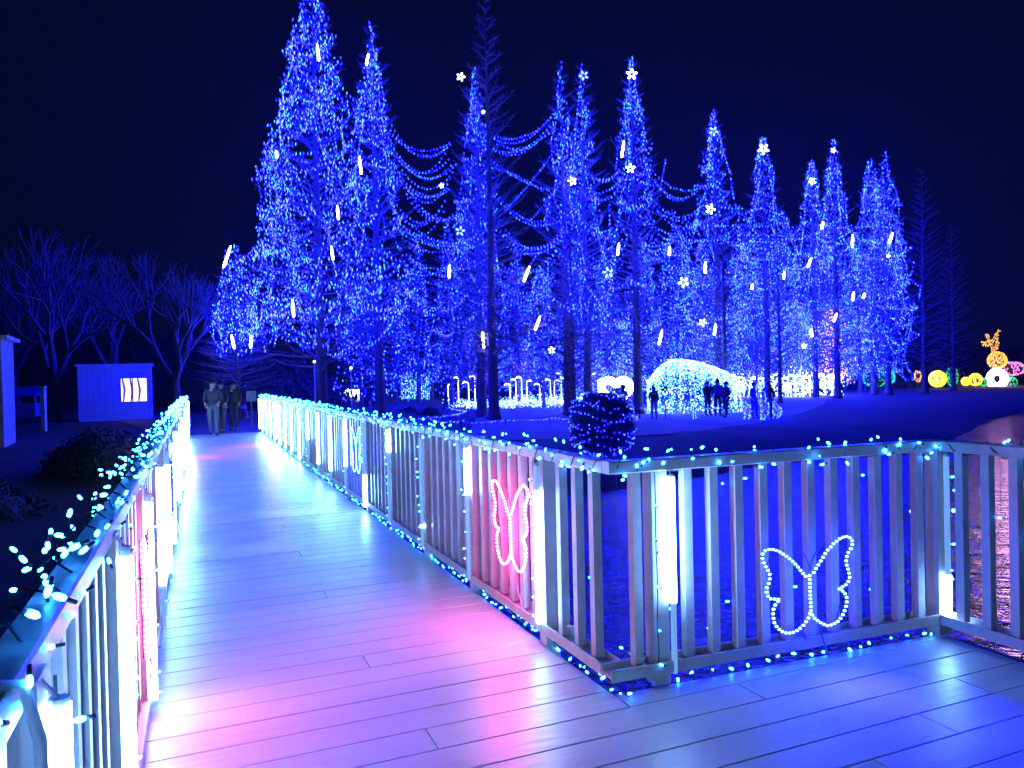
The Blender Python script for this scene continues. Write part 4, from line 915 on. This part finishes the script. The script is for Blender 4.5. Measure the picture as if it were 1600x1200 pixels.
def person(loc,rz,h,coatc,legc,label,stride=0.0,armf=0.0,skirt=False,hold=None,group=None,hairlong=False):
    o=empty('person',loc,rz); tag(o,label,'person',group or 'visitors'); k=h/1.7
    s=stride
    J={'pel':(0,0,.92),'sp':(0,0,1.12),'ch':(0,.0,1.33),'nk':(0,-.01,1.44),'hd':(0,-.02,1.53),'ht':(0,-.02,1.62)}
    E=[('pel','sp'),('sp','ch'),('ch','nk'),('nk','hd'),('hd','ht')]; rad={'pel':(.13,.10),'sp':(.12,.09),'ch':(.14,.095),'nk':.052,'hd':.085,'ht':.062}
    for sd,t in ((1,'r'),(-1,'l')):
        st=s*sd; a=armf if sd>0 else armf*.6
        J.update({'hp'+t:(.09*sd,0,.88),'kn'+t:(.10*sd,-.5*st-.02,.48),'an'+t:(.10*sd,-st if st>0 else -st*1.0,.08),'to'+t:(.11*sd,-st-.14,.03),
                  'sh'+t:(.17*sd,0,1.37),'el'+t:(.235*sd,-.10*a-.4*-st*.3,1.10),'wr'+t:(.22*sd-.05*a*sd,-.30*a+.3*st,.88+.25*a),'ha'+t:(.20*sd-.07*a*sd,-.38*a+.32*st,.80+.28*a)})
        E+=[('pel','hp'+t),('hp'+t,'kn'+t),('kn'+t,'an'+t),('an'+t,'to'+t),('ch','sh'+t),('sh'+t,'el'+t),('el'+t,'wr'+t),('wr'+t,'ha'+t)]
        rad.update({'hp'+t:.085,'kn'+t:.055,'an'+t:.038,'to'+t:.033,'sh'+t:.055,'el'+t:.042,'wr'+t:.028,'ha'+t:.034})
    skinmesh('body',J,E,rad,M['skin'],o).scale=(k,k,k)
    up={q:J[q] for q in ('sp','pel','ch','shr','elr','wrr','shl','ell','wrl')}; up['pel']=(0,0,.84); up['nk']=(0,-.01,1.42)
    ru={'sp':(.165,.125),'pel':(.175,.14),'ch':(.175,.13),'shr':.078,'shl':.078,'elr':.063,'ell':.063,'wrr':.045,'wrl':.045,'nk':.07}
    skinmesh('coat',up,[('sp','pel'),('sp','ch'),('ch','nk'),('ch','shr'),('shr','elr'),('elr','wrr'),('ch','shl'),('shl','ell'),('ell','wrl')],ru,cloth(coatc),o).scale=(k,k,k)
    lw={q:J[q] for q in ('pel','hpr','knr','hpl','knl')}; lw['anr']=J['anr'];lw['anl']=J['anl']
    rl={'pel':(.125,.11),'hpr':.1,'hpl':.1,'knr':.074,'knl':.074,'anr':.055,'anl':.055}
    skinmesh('trousers',lw,[('pel','hpr'),('hpr','knr'),('knr','anr'),('pel','hpl'),('hpl','knl'),('knl','anl')],rl,cloth(legc),o).scale=(k,k,k)
    if skirt:
        b=MB(); b.tube([(0,0,.95*k),(0,0,.7*k),(0,0,.42*k)],[.17*k,.22*k,.26*k],12,False); b.build('skirt',cloth(legc),o,smooth=True)
    b=MB(); b.ball((0,.018*k,1.60*k),.108*k,10,8,sc=(.95,1.02,1.0)); 
    if hairlong: b.ball((0,.06*k,1.48*k),.09*k,8,6,sc=(1,.7,1.5))
    b.build('hair',M['hair'],o,smooth=True)
    b=MB(); b.ball((0,-.105*k,1.545*k),.016*k,6,4); 
    for e in (-1,1): b.ball((e*.088*k,-.01*k,1.55*k),.02*k,6,4,sc=(.5,1,1.4))
    b.build('nose_and_ears',M['skin'],o)
    b=MB()
    for e in (-1,1): b.ball((e*.034*k,-.094*k,1.575*k),.010*k,6,4)
    b.ball((0,-.098*k,1.505*k),.012*k,6,4,sc=(1.8,.5,.4)); b.build('eyes_and_mouth',M['hair'],o)
    for t in 'rl':
        a=Vector(J['an'+t]);to=Vector(J['to'+t]); b=MB(); c_=(a+to)/2; b.ball((c_.x*k,c_.y*k,.05*k),.12*k,8,5,sc=(.42,1,.42)); b.build('shoe',M['shoe'],o,smooth=True)
    for e in (-1,1):
        t='r' if e>0 else 'l'; hp_=Vector(J['ha'+t]); b=MB()
        for f_ in range(4): b.tube([Vector((hp_.x+(f_-1.5)*.016,hp_.y,hp_.z-.01))*k,Vector((hp_.x+(f_-1.5)*.017,hp_.y-.012,hp_.z-.07+abs(f_-1.4)*.008))*k],[.0085*k,.006*k],5)
        b.tube([Vector((hp_.x-e*.03,hp_.y-.01,hp_.z+.01))*k,Vector((hp_.x-e*.045,hp_.y-.03,hp_.z-.035))*k],[.009*k,.006*k],5); b.build('fingers',M['skin'],o)
    if hold=='backpack':
        b=MB(); b.ball((0,.2*k,1.2*k),.2*k,10,8,sc=(.8,.5,1.15)); bp=b.build('backpack',cloth((.05,.08,.3)),None,smooth=True,loc=loc); bp.rotation_euler.z=rz; tag(bp,'blue backpack worn by the middle visitor of the trio at the tunnel','backpack')
    return o
def feet(px,py,z): 
    p=atz(px,py,z); return Vector((p.x,p.y,z))
person(feet(334,680,-.0),R(15),1.62,(.035,.04,.06),(.12,.12,.14),'man in a dark jacket and grey trousers walking onto the far end of the bridge',.17,.5)
person(feet(347,676,-.0),R(-10),1.58,(.03,.03,.035),(.05,.05,.07),'visitor in black close behind the man with grey trousers',.08,.3)
person(feet(366,673,-.0),R(5),1.56,(.025,.03,.03),(.03,.03,.04),'visitor all in black right of the two others at the bridge end',.06,.2)
person(feet(572,650,GZ),R(160),1.72,(.02,.02,.04),(.02,.02,.04),'left one of the dark couple between the two thick trunks')
person(feet(586,650,GZ),R(200),1.66,(.03,.04,.12),(.02,.02,.05),'right one of the dark couple between the two thick trunks',.05,.4)
person(feet(697,646,GZ),R(90),1.66,(.02,.02,.04),(.03,.03,.06),'lone dark visitor walking left of the tallest unlit trunk',.18,.5)
person(feet(495,650,GZ),R(30),1.6,(.12,.10,.12),(.08,.08,.1),'visitor in a pale coat half hidden behind the far right railing')
person(feet(1022,655,GZ),R(175),1.5,(.02,.022,.035),(.55,.50,.48),'woman in a dark jacket and pale trousers standing left of the light tunnel',.04,.5,hairlong=True)
person(feet(975,653,GZ),R(150),1.55,(.45,.42,.45),(.4,.4,.45),'visitor in pale clothes standing against the glowing heart arch',.05,.4,hairlong=True)
person(feet(1106,649,GZ),R(20),1.66,(.05,.045,.06),(.03,.03,.05),'leftmost visitor of the trio in front of the light tunnel',.03,.7,hairlong=True)
pm_=feet(1122,650,GZ); person(pm_,R(170),1.76,(.04,.05,.14),(.02,.02,.05),'middle visitor of the trio at the tunnel, wearing a backpack',.05,.2,hold='backpack')
person(feet(1135,652,GZ),R(-60),1.66,(.03,.03,.05),(.02,.02,.04),'rightmost visitor of the trio in front of the light tunnel',.10,.4)
person(feet(1179,655,GZ),R(30),1.62,(.02,.02,.05),(.02,.02,.05),'dark visitor left of the tall blue bulb sculpture',.05,.5)
person(feet(1201,656,GZ),R(-20),1.64,(.02,.03,.10),(.02,.02,.06),'dark visitor right of the tall blue bulb sculpture',.07,.3)
for ob in list(scn.objects):
    if ob.type=='MESH' and not ob.data.materials: print('no material',ob.name)

# ------------------------------------------------------------------ thin haze round the whole place, added to make the lights glow
xa,xb,ya,yb=xs.min()-6,max(xs.max(),182)+6,ys.min()-30,ys.max()+6
hz=MB(); hz.box(((xa+xb)/2,(ya+yb)/2,9.2),(xb-xa,yb-ya,26.0)); hm=bpy.data.materials.new('haze'); hm.use_nodes=True; n=hm.node_tree; n.nodes.clear()
pv=n.nodes.new('ShaderNodeVolumePrincipled'); pv.inputs['Color'].default_value=(.9,.93,1,1); pv.inputs['Density'].default_value=.0003; pv.inputs['Anisotropy'].default_value=.5
oo=n.nodes.new('ShaderNodeOutputMaterial'); n.links.new(pv.outputs[0],oo.inputs['Volume']); x=hz.build('haze',hm); x['kind']='stuff'
for zt in (max((o.matrix_world.translation.z for o in scn.objects if o.type=='MESH'),default=0),): print('highest origin',zt)
